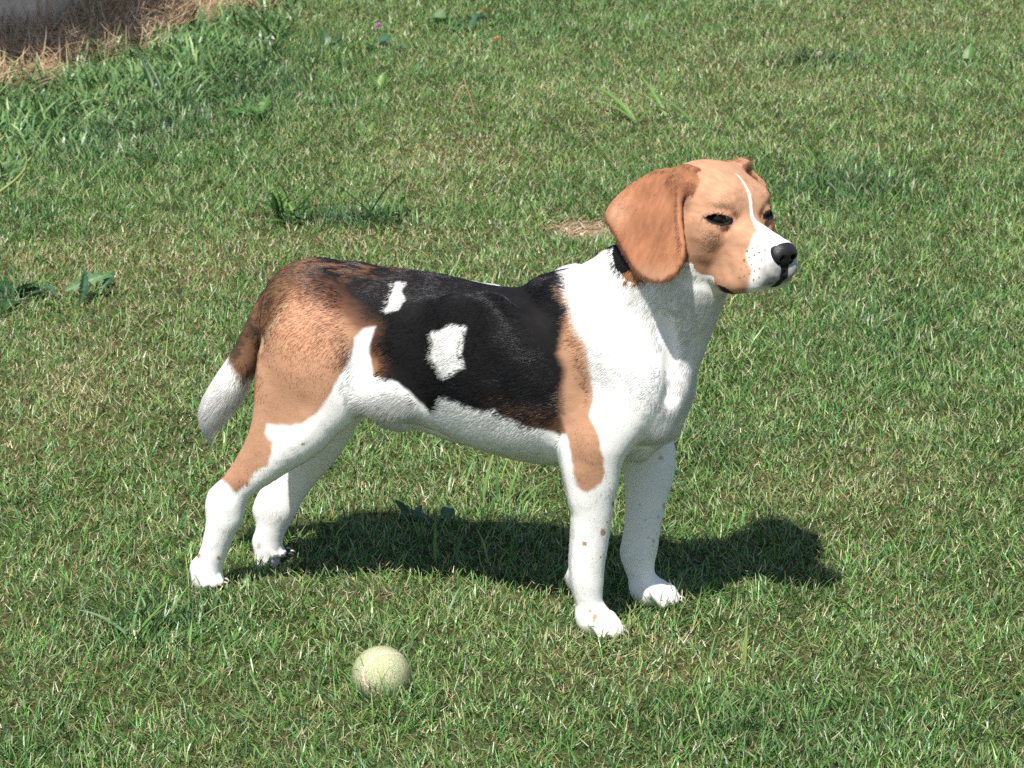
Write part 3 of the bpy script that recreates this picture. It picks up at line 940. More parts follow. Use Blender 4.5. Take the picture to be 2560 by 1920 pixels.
def build_nose():
    nb = Body()
    n0 = np.array([8.0, 0, -2.3])
    def S(c):
        return n0 + (-.32, 0, -.3) + (np.array(c, float) - n0) * NOSE_S
    def E(c, r, k, op='add'):
        nb.ell(hp(*S(c)), np.array(r) * NOSE_S / 100, 1, k=k / 100, rot=HM, op=op)
    def Ch(rows, k):
        nb.chain([[*hp(*S(r[:3])), r[3] * NOSE_S] for r in rows], 1, k=k, sq=1.0, axis=HM[1], op='sub')
    E((8.2, 0, -2.35), (.85, 1.45, .95), .4)
    E((7.7, 0, -2.15), (1.3, 1.42, .85), .5)
    E((8.3, 0, -3.05), (.45, .75, .6), .4)
    for s in (-1, 1):
        E((8.35, s * .85, -2.55), (.68, .66, .66), .3)
        Ch([(9.2, s * .62, -2.72, .0030), (8.55, s * .82, -2.68, .0027), (8.3, s * 1.30, -2.86, .0017), (8.1, s * 1.62, -2.98, .0008)], .0012)
    Ch([(9.1, 0, -2.6, .0005), (8.78, 0, -3.2, .0006), (8.6, 0, -3.7, .0005)], .001)
    return nb
# ------------------------------------------------------------------ coat markings, as polygons surveyed on the near side and mirrored on the far side
P_SADDLE = [(600, 640), (1406, 640), (1415, 717), (1425, 750), (1433, 786), (1441, 819), (1461, 860), (1470, 900), (1482, 966), (1482, 1006), (1470, 1051), (1440, 1080), (1404, 1088), (1347, 1071), (1303, 1059), (1258, 1039),
            (1234, 1024), (1209, 1029), (1164, 1014), (1128, 1002), (1108, 994), (1099, 1010), (1087, 1035), (1055, 1010), (1022, 978), (994, 957), (969, 951), (937, 939), (920, 884), (928, 843), (939, 815),
            (908, 821), (889, 845), (881, 880), (868, 913), (849, 945), (830, 981), (803, 1019), (756, 1060), (722, 1063), (668, 1061), (660, 1082), (681, 1107), (681, 1132), (671, 1163), (634, 1182),
            (618, 1210), (590, 1234), (568, 1213), (540, 1190), (560, 1000), (590, 800)]
P_TANLEG = [(1404, 1040), (1470, 1040), (1486, 1063), (1496, 1092), (1502, 1128), (1512, 1185), (1502, 1214), (1470, 1228), (1445, 1218), (1437, 1185), (1429, 1140), (1420, 1100)]
P_TANSTRIP = [(1392, 720), (1440, 730), (1500, 860), (1510, 1010), (1490, 1260), (1400, 1260), (1425, 1130), (1404, 1047), (1400, 1006), (1404, 966), (1409, 925), (1394, 884), (1402, 843), (1412, 803), (1424, 770)]
P_HIND = [(600, 640), (740, 640), (780, 700), (840, 730), (884, 772), (911, 794), (945, 812), (860, 1020), (700, 1260), (500, 1260), (560, 900)]
P_PATCH = [[(990, 704), (1014, 707), (1003, 728), (1014, 750), (995, 775), (960, 779), (973, 747), (984, 728)],
           [(1079, 831), (1100, 826), (1128, 811), (1164, 815), (1158, 852), (1154, 884), (1160, 917), (1130, 938), (1107, 953), (1095, 921), (1075, 892), (1085, 860)]]
P_CREAM = [(722, 756), (706, 786), (682, 826), (656, 862), (646, 850), (674, 808), (694, 778), (708, 756)]
P_TAILROOT = [(780, 640), (700, 650), (600, 740), (600, 850), (640, 872), (652, 852), (692, 799), (722, 750), (752, 712), (790, 690)]
P_TAILTIP = [(555, 895), (577, 918), (588, 935), (604, 953), (626, 954), (645, 945), (700, 1100), (560, 1200), (440, 1120), (440, 900)]
P_NAPE = [(1532, 600), (1565, 605), (1580, 640), (1590, 660), (1625, 702), (1588, 708), (1570, 704), (1552, 690), (1536, 665), (1527, 634)]
P_LIP = [(1796, 714), (1803, 723), (1815, 737), (1842, 746), (1838, 736), (1813, 720)]
P_MUZZLE = [(1911, 572), (1886, 585), (1876, 608), (1866, 635), (1872, 660), (1880, 676), (1874, 700), (1866, 742), (2060, 760), (2060, 540), (1935, 545)]
SPOTS = [(1507, 1330, 8, 10), (1461, 1360, 7, 7), (1502, 1393, 4, 4), (1486, 1545, 7, 13), (1533, 1260, 6, 8), (1474, 1527, 4, 5), (1519, 1306, 3, 3), (758, 1110, 6, 4), (497, 1390, 5, 6), (547, 1395, 5, 6)]
SPOTS_FAR = [(1660, 1265, 5, 10), (1614, 1300, 3, 3), (1646, 1292, 4, 4), (1634, 1352, 5, 6), (1621, 1344, 4, 3), (1652, 1145, 8, 6), (647, 1365, 6, 10), (1600, 1262, 4, 3)]
WHITE = np.array([.86, .85, .83])
TAN = np.array([.49, .272, .168])
RED = np.array([.36, .160, .084])
TAILB = np.array([.25, .135, .075])
BROWN = np.array([.20, .095, .045])
BLACK = np.array([.012, .0115, .012])
CREAM = np.array([.62, .46, .29])

def coat(q, tg, nrm, jit, rnd=None):
    """colour for points q (dog frame); jit in 0..1 picks between mixed hairs; without rnd the mean of the mix is returned"""
    n = len(q)
    pick = (lambda p: p[:, None]) if rnd is None else (lambda p: (rnd < p).astype(float)[:, None])
    mixc = lambda a, b, p: a * (1 - p) + b * p
    h = h_of(q)
    head = (tg >= 8)
    mir = np.where(head, h[:, 1] < 0, q[:, 1] > 0)
    qm = q.copy()
    hm = h.copy()
    hm[:, 1] = np.abs(hm[:, 1])
    qm[:, 1] = np.where(q[:, 1] > 0, -q[:, 1], q[:, 1])
    qh = HO + (hm / 100) @ HM
    qm = np.where(head[:, None], qh, qm)
    px = to_px(wld(qm))
    w1 = fbm(q, 60, 3)
    w2 = fbm(q, 160, 9)
    wx, wy = px[:, 0] + 6 * w1 + 3 * w2 , px[:, 1] + 6 * fbm(q, 60, 31) + 3 * fbm(q, 160, 47)
    inside = lambda P, s=0: poly_sd(P, wx, wy) + s
    col = np.tile(WHITE, (n, 1)) * (1 + .05 * fbm(q, 25, 77) - .05 * (jit - .5))[:, None]
    def put(m, c):
        col[m] = c[m] if c.ndim == 2 else c
    def soft(d, m, c, wid=5.0):                                          # hairs of both colours mingle along the edge
        k = pick(smooth01(-d, -wid, wid) * m)
        col[:] = col * (1 - k) + c * k
    streak = fbm(q * np.array([1, 2.4, 3.4]), 55, 5) * .55 + fbm(q * np.array([1, 3, 4]), 150, 6) * .45
    limb_far = (tg == 4) | (tg == 6)
    # tan of the haunch and shoulder, shading into the black saddle through single dark hairs
    tan = TAN * (1 + .10 * fbm(q, 30, 21) + .20 * streak)[:, None] * (.78 + .44 * jit)[:, None]
    blk = BLACK * (.4 + 1.9 * jit ** 2 + .7 * streak.clip(0, 1))[:, None]
    brn = BROWN * (.6 + .9 * jit)[:, None]
    dS = poly_sd(P_HIND, px[:, 0], px[:, 1])
    dT = poly_sd(P_TANSTRIP, px[:, 0], px[:, 1])
    up = smooth01(px[:, 1], 990, 720)
    back = smooth01(px[:, 1] + .10 * (px[:, 0] - 800), 745, 665)
    bp = smooth01(dS + 20 * streak, -75, 38)                              # 1 in the black, 0 deep in the haunch
    bp = np.maximum(bp, .52 * back + .45 * back * streak)
    bp = np.maximum(bp, .07 * smooth01(streak, .0, .35) * smooth01(px[:, 1], 1060, 850))
    bt = smooth01(dT + 10 * streak, -16, 12)
    bp = np.where(dT < 40, np.minimum(np.where(px[:, 0] > 1250, 1, bp), bt), bp)
    low = smooth01(px[:, 1] + .28 * (1300 - px[:, 0]), 985, 1075) * smooth01(px[:, 0], 1180, 1330)
    bp = bp * (1 - .55 * low * (.6 + .8 * streak).clip(0, 1))
    fl = np.exp(-((px[:, 0] - 934) / 24) ** 2 - ((px[:, 1] - 915) / 34) ** 2)
    bp = bp * (1 - .85 * fl)
    ch = smooth01(px[:, 0], 1150, 900) * back * .45
    bp = bp * (1 - ch * smooth01(streak, -.1, .3))
    rear = smooth01(px[:, 0], 1260, 1220)
    tan = tan * (1 + .30 * np.exp(-((px[:, 0] - 745) / 80) ** 2 - ((px[:, 1] - 880) / 130) ** 2))[:, None]
    tv = mixc(tan, tan * np.array([.60, .52, .48]), (smooth01(bp, .08, .5) * rear)[:, None])
    tv = mixc(tv, brn * 1.5, np.maximum(np.maximum(fl * .8, low * .9), 1.6 * ch).clip(0, 1)[:, None])
    base = mixc(tv, blk, pick(bp))
    body = (tg < 7) & ~limb_far
    soft(inside(P_SADDLE), body, base, 6)
    soft(inside(P_TANLEG), body, tan * .98, 5)
    for P in P_PATCH:
        soft(inside(P), body & (q[:, 1] < .02), WHITE * np.ones((n, 1)), 5)
    c = loc_sliver
    put((((q[:, 0] - c[0]) / .030) ** 2 + ((q[:, 1] - .042) / .020) ** 2 < 1) & (q[:, 2] > .30) & (tg < 3), WHITE * np.ones((n, 1)))
    soft(inside(P_CREAM), body & (q[:, 1] < .01), CREAM * 1.15 * np.ones((n, 1)), 2.5)
    # tail
    tl = tg == 7
    e = smooth01(streak + .7 * vnoise(q, 45, 8) + .012 * (690 + (px[:, 1] - 700) * -.62 - px[:, 0]), -.35, .35)
    put(tl, mixc(TAILB * (.6 + .8 * jit)[:, None], blk * 1.8, pick(.15 + .6 * e)))
    soft(inside(P_TAILTIP), tl, WHITE * np.ones((n, 1)), 12)
    soft(poly_sd(P_TAILROOT, px[:, 0] + 3 * w1, px[:, 1]), body, mixc(TAILB * (.7 + .8 * jit)[:, None], blk * 1.8, pick((.12 + .5 * e + .3 * back).clip(0, 1))), 22)
    # head
    hd = tg >= 8
    a, b_, c_ = h[:, 0], np.abs(h[:, 1]), h[:, 2]
    face = TAN * (.97 + .20 * fbm(q * np.array([1, 1, 1.6]), 60, 12) + .22 * fbm(h * np.array([.22, 1, 1]), 3.0, 13))[:, None] * (.80 + .40 * jit)[:, None]
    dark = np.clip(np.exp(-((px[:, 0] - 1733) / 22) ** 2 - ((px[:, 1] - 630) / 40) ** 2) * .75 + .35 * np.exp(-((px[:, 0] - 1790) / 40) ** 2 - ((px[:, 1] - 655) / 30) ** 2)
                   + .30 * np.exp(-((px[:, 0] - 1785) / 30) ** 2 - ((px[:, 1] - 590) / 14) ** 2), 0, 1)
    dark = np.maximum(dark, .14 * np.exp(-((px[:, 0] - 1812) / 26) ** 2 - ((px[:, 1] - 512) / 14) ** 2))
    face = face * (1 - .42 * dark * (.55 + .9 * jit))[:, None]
    gsp = np.exp(-((px[:, 0] - 1716) / 11) ** 2 - ((px[:, 1] - 515) / 17) ** 2)
    face = mixc(face, face * .3, pick(.6 * gsp))
    hm8 = tg == 8
    put(hm8, face)
    neckline = (c_ < -7.0 + .45 * a.clip(-9, 0)*-.3) & (a < .6) | (a < -9.3)
    soft(np.where(neckline, -9.0, 9.0), hm8, WHITE * np.ones((n, 1)), 5)
    put((tg == 2) & (c_ > -5.6) & (a > -5.2), face)
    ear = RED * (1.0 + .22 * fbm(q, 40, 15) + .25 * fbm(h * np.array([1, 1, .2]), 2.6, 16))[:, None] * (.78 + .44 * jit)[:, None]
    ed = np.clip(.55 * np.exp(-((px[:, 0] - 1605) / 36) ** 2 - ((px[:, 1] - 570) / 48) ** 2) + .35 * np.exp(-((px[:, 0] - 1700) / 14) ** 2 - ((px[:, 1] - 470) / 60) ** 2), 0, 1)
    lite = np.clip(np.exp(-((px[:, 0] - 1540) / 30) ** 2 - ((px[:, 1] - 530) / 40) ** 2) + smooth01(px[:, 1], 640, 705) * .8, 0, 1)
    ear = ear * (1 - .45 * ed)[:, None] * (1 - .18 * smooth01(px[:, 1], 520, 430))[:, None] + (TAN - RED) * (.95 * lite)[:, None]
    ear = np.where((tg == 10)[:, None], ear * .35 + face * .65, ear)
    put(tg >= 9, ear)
    wz = .08 * smooth01(a, -1.6, -.6) + .13 * smooth01(a, -.2, 2) + .75 * smooth01(a, 2.0, 4.2) + .04 * w2 + .10 * (jit - .5)
    bz = np.abs(h[:, 1] + .24 - .06 * smooth01(a, 3, 6))
    soft((bz - wz) * 20, hm8 & (a > -1.5) & (c_ > -3), WHITE * np.ones((n, 1)), 2.2)
    soft(poly_sd(P_MUZZLE, px[:, 0] + 3 * w1, px[:, 1] + 3 * w2), hm8 & (a > 2), WHITE * np.ones((n, 1)) * .97, 7)
    # grey flecks towards the lip and the nose
    gr = smooth01(a, 6.2, 8.8) * smooth01(c_, -2.2, -4.6) * .5 + .25 * smooth01(a, 7.0, 7.9)
    gr = gr + .30 * smooth01(a, 6.0, 7.6) * smooth01(c_, -3.0, -4.4)
    gr = gr + .5 * np.exp(-((c_ + 6.2 + .5 * (6.6 - a).clip(0, 3)) / .45) ** 2) * smooth01(a, 4.5, 7.5)
    gq = (gr * (.75 + .4 * w2) * (.8 if rnd is None else (.35 + .9 * rnd))).clip(0, .92)[:, None]
    put(hm8 & (a > 4.5), col * (1 - gq) + np.array([.05, .048, .05]) * gq)
    put(hm8 & (a > 6.9) & (b_ < .55 + .2 * w2) & (c_ < -3.0), blk * 2.2)
    put(hm8 & (poly_sd(P_LIP, px[:, 0], px[:, 1]) < 1.5) & (h[:, 1] > 0), blk * 2)
    wp = (np.sin(a * 5.2) * np.sin(c_ * 6.1 + a) > .80) & (a > 4.2) & (a < 7.2) & (c_ < -2.2) & (c_ > -6.2) & (b_ > 1.2)
    put(hm8 & wp & (jit < .6), brn * np.ones((n, 1)))
    # lips, eye rims, nose bed
    mouth = np.min([seg_dist(h_abs(h), MOUTH[i], MOUTH[i + 1]) for i in range(len(MOUTH) - 1)], axis=0)
    put(hm8 & ((mouth < .26) & (a < 3.0) | (mouth < .22) & (a > 6.8) | (mouth < .08)), blk * 1.6)
    put(hm8 & (np.linalg.norm((h - (8.0, 0, -2.9)) / (1.35, 1.55, 1.4), axis=1) < 1), blk * 1.2)
    for s in (-1, 1):
        c0, Dd, Up, Rt = eye_frame(s)
        r = (q - c0) * 100
        u, v, w = r @ Rt, r @ Up, r @ Dd
        d2 = np.maximum(np.maximum(v - lid_hi(u), lid_lo(u) - v), np.abs(u - .11) - 1.55)
        put(hm8 & (d2 < .12 + .08 * (v < 0) + .08 * smooth01(u, .6, 1.4)) & (w > .1) & (np.abs(r).max(1) < 2.2), blk * 1.5)
        put(hm8 & (d2 < .42) & (d2 >= .25) & (jit < .35) & (w > .1) & (np.abs(r).max(1) < 2.2), brn)
    # nape patch behind the near ear
    nk = (tg <= 3) & (q[:, 1] < .0)
    put(nk & (inside(P_NAPE) < 0), np.where(((px[:, 1] - 690) + .55 * (px[:, 0] - 1560) > -8)[:, None], brn * 1.8, blk))
    for (x, y, rx, ry) in SPOTS:
        put((((px[:, 0] - x + 2 * w2 * 2) / rx) ** 2 + ((px[:, 1] - y) / ry) ** 2 < 1.1 - .7 * jit) & ((tg == 3) | (tg == 5)) & (q[:, 1] < 0), TAN * .9 * np.ones((n, 1)))
    pf = to_px(wld(q))
    for (x, y, rx, ry) in SPOTS_FAR:
        put((((pf[:, 0] - x) / rx) ** 2 + ((pf[:, 1] - y) / ry) ** 2 < 1.1 - .7 * jit) & limb_far, (TAN * .5 + WHITE * .42) * np.ones((n, 1)))
    return np.clip(col, .004, .9)

def jit2(q):
    return hash3(np.floor(q[:, 0] * 9000).astype(np.int64), np.floor(q[:, 1] * 9000).astype(np.int64), np.floor(q[:, 2] * 9000).astype(np.int64), 5)

def h_abs(h):
    return np.column_stack([h[:, 0], np.abs(h[:, 1]), h[:, 2]])

def seg_dist(p, a, b):
    a, b = np.asarray(a, float), np.asarray(b, float)
    t = np.clip(((p - a) @ (b - a)) / ((b - a) @ (b - a)), 0, 1)
    return np.linalg.norm(p - a - t[:, None] * (b - a), axis=1)

MOUTH = [(8.2, .05, -4.8), (7.9, 1.0, -5.5), (6.6, 1.9, -6.2), (4.4, 2.5, -7.4), (2.6, 2.9, -7.8), (0.8, 3.2, -7.2)]
loc_sliver = pl(1235, 712, 0.042)
import time
# ------------------------------------------------------------------ the dog
def fine_w(p):
    h = h_of(p)
    r = np.linalg.norm((h - (-2, 0, -2)) / (1.25, 1, 1.0), axis=1)
    return np.maximum(1 - smooth01(r, 9.5, 11.0), 1 - smooth01(p[:, 2], .045, .06))

def vnormals(V, Q):
    a = np.cross(V[Q[:, 2]] - V[Q[:, 0]], V[Q[:, 3]] - V[Q[:, 1]])
    N = np.stack([sum(np.bincount(Q[:, i], a[:, j], len(V)) for i in range(4)) for j in range(3)], 1)
    return N / (np.linalg.norm(N, axis=1, keepdims=True) + 1e-12)

def fur_material():
    m, nt, b = mat_new('fur')
    at = nt.nodes.new('ShaderNodeAttribute')
    at.attribute_name = 'coat'
    nt.nodes.remove(b)
    ln = nt.nodes.new('ShaderNodeAttribute')                          # coat hairs catch the light much as the hide under them does
    ln.attribute_name = 'lie'
    ge = nt.nodes.new('ShaderNodeNewGeometry')
    mv = nt.nodes.new('ShaderNodeMix')
    mv.data_type = 'VECTOR'
    mv.inputs['Factor'].default_value = .82
    nt.links.new(ge.outputs['Normal'], mv.inputs[4])
    nt.links.new(ln.outputs['Vector'], mv.inputs[5])
    nv = nt.nodes.new('ShaderNodeVectorMath')
    nv.operation = 'NORMALIZE'
    nt.links.new(mv.outputs[1], nv.inputs[0])
    df = nt.nodes.new('ShaderNodeBsdfDiffuse')
    nt.links.new(at.outputs['Color'], df.inputs['Color'])
    nt.links.new(nv.outputs[0], df.inputs['Normal'])
    gl = nt.nodes.new('ShaderNodeBsdfGlossy')                         # gloss of the single hairs
    gl.inputs['Color'].default_value = (.9, .92, 1, 1)
    gl.inputs['Roughness'].default_value = .36
    m2 = nt.nodes.new('ShaderNodeMix')
    m2.data_type = 'VECTOR'
    m2.inputs['Factor'].default_value = .22
    nt.links.new(ge.outputs['Normal'], m2.inputs[4])
    nt.links.new(ln.outputs['Vector'], m2.inputs[5])
    n2 = nt.nodes.new('ShaderNodeVectorMath')
    n2.operation = 'NORMALIZE'
    nt.links.new(m2.outputs[1], n2.inputs[0])
    nt.links.new(n2.outputs[0], gl.inputs['Normal'])
    mg = nt.nodes.new('ShaderNodeMixShader')
    mg.inputs['Fac'].default_value = .05
    nt.links.new(df.outputs[0], mg.inputs[1])
    nt.links.new(gl.outputs[0], mg.inputs[2])
    tr = nt.nodes.new('ShaderNodeBsdfTranslucent')                    # hairs let some light through
    nt.links.new(at.outputs['Color'], tr.inputs['Color'])
    mx = nt.nodes.new('ShaderNodeMixShader')
    mx.inputs['Fac'].default_value = .42
    nt.links.new(mg.outputs[0], mx.inputs[1])
    nt.links.new(tr.outputs[0], mx.inputs[2])
    nt.links.new(mx.outputs[0], nt.nodes['Material Output'].inputs['Surface'])
    return m

def skin_material():
    m, nt, b = mat_new('skin')
    at = nt.nodes.new('ShaderNodeAttribute')
    at.attribute_name = 'coat'
    tc = nt.nodes.new('ShaderNodeTexCoord')
    nz = nt.nodes.new('ShaderNodeTexNoise')
    nz.inputs['Scale'].default_value = 900
    nt.links.new(tc.outputs['Object'], nz.inputs['Vector'])
    bp = nt.nodes.new('ShaderNodeBump')
    bp.inputs['Strength'].default_value = .25
    bp.inputs['Distance'].default_value = .001
    nt.links.new(nz.outputs['Fac'], bp.inputs['Height'])
    nt.links.new(bp.outputs['Normal'], b.inputs['Normal'])
    nt.links.new(at.outputs['Color'], b.inputs['Base Color'])
    b.inputs['Roughness'].default_value = .7
    b.inputs['Specular IOR Level'].default_value = .06
    return m

def build_dog():
    B, paws = build_body()
    build_head(B)
    build_ears(B)
    T0 = time.time()
    V, Q = B.mesh(np.array([-.56, -.18, -.01]), np.array([.56, .20, .66]), .0034, 1, fine=fine_w)
    print('mesh', time.time() - T0, len(V))
    N = vnormals(V, Q)
    _, tg = B(V, want_tag=True)
    root = empty('dog', DO)
    tag(root, 'tricolour hound with white legs, black saddle and tan head standing on the lawn', 'dog')
    col = coat(V, tg, N, np.full(len(V), .5))
    body = mesh_np('body', V @ DM, Q, skin_material(), True, col, root)
    # ---- fur: short hairs lying along the coat
    T = np.concatenate([Q[:, [0, 1, 2]], Q[:, [0, 2, 3]]])
    e1, e2 = V[T[:, 1]] - V[T[:, 0]], V[T[:, 2]] - V[T[:, 0]]
    ar = np.linalg.norm(np.cross(e1, e2), axis=1)
    ctr = V[T].mean(1)
    hd = tg[T[:, 0]] >= 8
    side = (N[T[:, 0]] @ ((CO - (V.mean(0) @ DM + DO)) @ DM.T))
    wgt = ar * np.where(side > -.6, 1.0, .35) * np.where(hd, 1.9, 1.0) * np.where(ctr[:, 2] < .012, .2, 1)
    cdf = np.cumsum(wgt)
    n = N_HAIR
    f = np.searchsorted(cdf, rng.random(n) * cdf[-1]).clip(0, len(T) - 1)
    r1, r2 = np.sqrt(rng.random(n)), rng.random(n)
    w = np.stack([1 - r1, r1 * (1 - r2), r1 * r2], 1)
    P = (V[T[f]] * w[:, :, None]).sum(1)
    Nn = (N[T[f]] * w[:, :, None]).sum(1)
    Nn /= np.linalg.norm(Nn, axis=1, keepdims=True)
    tgf = tg[T[f, 0]]
    h = h_of(P)
    # no hair inside the eye opening, on the nose bed or the pads
    keep = np.ones(n, bool)
    for s in (-1, 1):
        c0, Dd, Up, Rt = eye_frame(s)
        r = (P - c0) * 100
        u, v, ww = r @ Rt, r @ Up, r @ Dd
        d2 = np.maximum(np.maximum(v - lid_hi(u), lid_lo(u) - v), np.abs(u - .11) - 1.5)
        keep &= ~((d2 < .06) & (np.abs(r).max(1) < 2.2))
    keep &= ~((tgf == 8) & (np.linalg.norm((h - (8.1, 0, -2.9)) / (1.25, 1.6, 1.45), axis=1) < 1))
    P, Nn, tgf, h = P[keep], Nn[keep], tgf[keep], h[keep]
    n = len(P)
    # lie of the coat
    leg = np.isin(tgf, (3, 4, 5, 6))
    d = np.tile(np.array([-1.0, 0, -.38]), (n, 1))
    lw = smooth01(P[:, 2], .34, .22)[:, None] * leg[:, None]
    d = d * (1 - lw) + lw * np.array([-.22, 0, -1.0])
    nw = (tgf == 2)[:, None] * np.ones((n, 1))
    d = np.where(nw > 0, np.array([-.55, 0, -.9]), d)
    ht = np.isin(tgf, (5, 6))[:, None]
    d = np.where(ht, d + np.array([.25, 0, -.25]) * (1 - lw) * smooth01(P[:, 2], .42, .30)[:, None], d)
    t7 = (tgf == 7)[:, None]
    d = np.where(t7, np.array([-.62, 0, -.85]), d)
    belly = smooth01(Nn[:, 2], -.15, -.7)[:, None] * (tgf == 1)[:, None]
    d = d + belly * np.array([-.1, 0, -.5])
    hdir = np.stack([-np.ones(n), .55 * np.sign(h[:, 1]) * smooth01(np.abs(h[:, 1]), .2, 1.5), -.25 - .05 * h[:, 0].clip(0, 9)], 1)
    hdir = np.where((h[:, 0] > 4.5)[:, None], hdir * np.array([.7, 1, 1]) + np.array([0, 0, -.35]), hdir)
    d = np.where((tgf == 8)[:, None], hdir @ HM, d)
    d = np.where((tgf >= 9)[:, None], (np.array([-.35, 0, -1.0]) @ HM)[None], d)
    wob = np.stack([fbm(P, 22, 100 + k, 2) for k in range(3)], 1) * .45 + np.stack([vnoise(P, 90, 110 + k) for k in range(3)], 1) * .22
    d = d + wob + rng.normal(size=(n, 3)) * .09
    d = d - (d * Nn).sum(1, keepdims=True) * Nn
    d /= np.linalg.norm(d, axis=1, keepdims=True) + 1e-9
    L = np.full(n, .0085)
    L[leg] = (.0055 + .0028 * smooth01(P[:, 2], .28, .38))[leg]
    L[tgf == 2] = .0095
    L[tgf == 8] = .0048
    L[(tgf == 8) & (h[:, 0] > 4)] = .0028
    L[tgf >= 9] = .0062
    px = to_px(wld(P))
    t = tgf == 7
    L[t] = .008 + .007 * smooth01(px[t, 1], 880, 1020) * smooth01(px[t, 1], 1110, 1040)
    fl = np.exp(-((px[:, 0] - 985) / 75) ** 2 - ((px[:, 1] - 1025) / 34) ** 2) * (tgf == 1) * (P[:, 1] < .02)
    L = L + .011 * fl
    bk = ((tgf == 5) & (px[:, 1] < 1000) & (px[:, 0] < 690))
    L[bk] = L[bk] * (1 + .25 * smooth01(px[:, 0], 690, 650)[bk])
    fb = (tgf == 3) & (Nn @ np.array([-1, 0, 0]) > .5) & (P[:, 2] < .25)
    L[fb] = .010
    L = L * (.7 + .6 * rng.random(n))
    L = np.where((P[:, 2] < .05), np.minimum(L, .0030 + .0006 * rng.random(n)), L)
    sparse = (rng.random(n) < .55) | (P[:, 2] > .04)
    lift = (.05 + .10 * rng.random(n) + .12 * fl + .02 * (tgf == 2) - .03 * (tgf >= 7))
    lift = (lift + .03 * vnoise(P, 60, 55)).clip(.03, 1)
    d2 = d * np.cos(lift)[:, None] + Nn * np.sin(lift)[:, None]
    grav = np.array([0, 0, -1.0])
    K = 4
    pts = np.empty((n, K, 3))
    pts[:, 0] = P - Nn * .0006
    cur = d2
    for k in range(1, K):
        pts[:, k] = pts[:, k - 1] + cur * (L / (K - 1))[:, None]
        cur = cur - Nn * (.13 * np.sin(lift))[:, None] + grav * (.22 * fl + .03)[:, None]
        cur = cur / np.linalg.norm(cur, axis=1, keepdims=True)
    jit = rng.random(n)
    C = coat(P, tgf, Nn, jit, rng.random(n)) * (.93 + .14 * rng.random(n))[:, None]
    hc = bpy.data.hair_curves.new('fur')
    hc.add_curves([K] * n)
    hc.attributes['position'].data.foreach_set('vector', (pts @ DM).astype(np.float32).ravel())
    ra = hc.attributes.get('radius') or hc.attributes.new('radius', 'FLOAT', 'POINT')
    base_r = np.where(tgf >= 8, .00013, .00019)
    ra.data.foreach_set('value', (base_r[:, None] * np.array([1, .95, .75, .15])[None, :]).astype(np.float32).ravel())
    ca = hc.attributes.new('coat', 'FLOAT_COLOR', 'CURVE')
    ca.data.foreach_set('color', np.column_stack([np.clip(C, 0, 1), np.ones(n)]).astype(np.float32).ravel())
    na = hc.attributes.new('lie', 'FLOAT_VECTOR', 'CURVE')
    na.data.foreach_set('vector', (Nn @ DM).astype(np.float32).ravel())
    hc.materials.append(fur_material())
    fo = bpy.data.objects.new('fur', hc)
    coll.objects.link(fo)
    fo.parent = root
    fo['kind'] = 'stuff'
    print('fur', time.time() - T0)
    # ---- nose
    m, nt, b = mat_new('wet_nose')
    b.inputs['Base Color'].default_value = (.016, .015, .017, 1)
    b.inputs['Roughness'].default_value = .42
    b.inputs['Specular IOR Level'].default_value = .5
    tc = nt.nodes.new('ShaderNodeTexCoord')
    vo = nt.nodes.new('ShaderNodeTexVoronoi')
    vo.inputs['Scale'].default_value = 900
    nt.links.new(tc.outputs['Object'], vo.inputs['Vector'])
    bp = nt.nodes.new('ShaderNodeBump')
    bp.inputs['Strength'].default_value = .5
    bp.inputs['Distance'].default_value = .0006
    bp.invert = True
    nt.links.new(vo.outputs['Distance'], bp.inputs['Height'])
    nt.links.new(bp.outputs['Normal'], b.inputs['Normal'])
    NB = build_nose()
    c = hp(8.1, 0, -2.7)
    NV, NQ = NB.mesh(c - .03, c + .03, .0009, 0)
    mesh_np('nose', NV @ DM, NQ, m, True, parent=root)
    # ---- eyes: ball with iris and pupil, clear cornea bulge
    mw, nt, b = mat_new('eye')
    tc = nt.nodes.new('ShaderNodeTexCoord')
    gr = nt.nodes.new('ShaderNodeVectorMath')
    gr.operation = 'LENGTH'
    mp = nt.nodes.new('ShaderNodeMapping')
    mp.inputs['Scale'].default_value = (1, 1, 0)
    nt.links.new(tc.outputs['Object'], mp.inputs['Vector'])
    nt.links.new(mp.outputs['Vector'], gr.inputs[0])
    cr = nt.nodes.new('ShaderNodeValToRGB')
    nt.links.new(gr.outputs['Value'], cr.inputs['Fac'])
    e = cr.color_ramp.elements
    e[0].position, e[0].color = 0.0, (.002, .002, .002, 1)
    e[1].position, e[1].color = .0028, (.003, .002, .002, 1)
    for p_, c_ in ((.0032, (.014, .007, .004, 1)), (.0058, (.010, .005, .003, 1)), (.0066, (.006, .004, .004, 1)), (.0075, (.012, .01, .01, 1))):
        x = e.new(p_)
        x.color = c_
    nt.links.new(cr.outputs['Color'], b.inputs['Base Color'])
    b.inputs['Roughness'].default_value = .10
    b.inputs['Specular IOR Level'].default_value = .3
    me = None
    for s in (1, -1):
        c0, Dd, Up, Rt = eye_frame(s)
        if me is None:
            import bmesh
            bm = bmesh.new()
            bmesh.ops.create_uvsphere(bm, u_segments=32, v_segments=20, radius=.0100)
            for v in bm.verts:
                rr = math.hypot(v.co.x, v.co.y)
                if v.co.z > 0 and rr < .006:
                    v.co.z += .0007 * (1 - (rr / .006) ** 2)
            me = bpy.data.meshes.new('eye')
            bm.to_mesh(me)
            bm.free()
            for p_ in me.polygons:
                p_.use_smooth = True
            me.materials.append(mw)
        o = bpy.data.objects.new('eye', me)
        coll.objects.link(o)
        o.parent = root
        look = Dd * .75 + HM[0] * .45 + np.array([0, 0, .02])
        o.location = Vector((c0 + Dd * -.0012) @ DM)
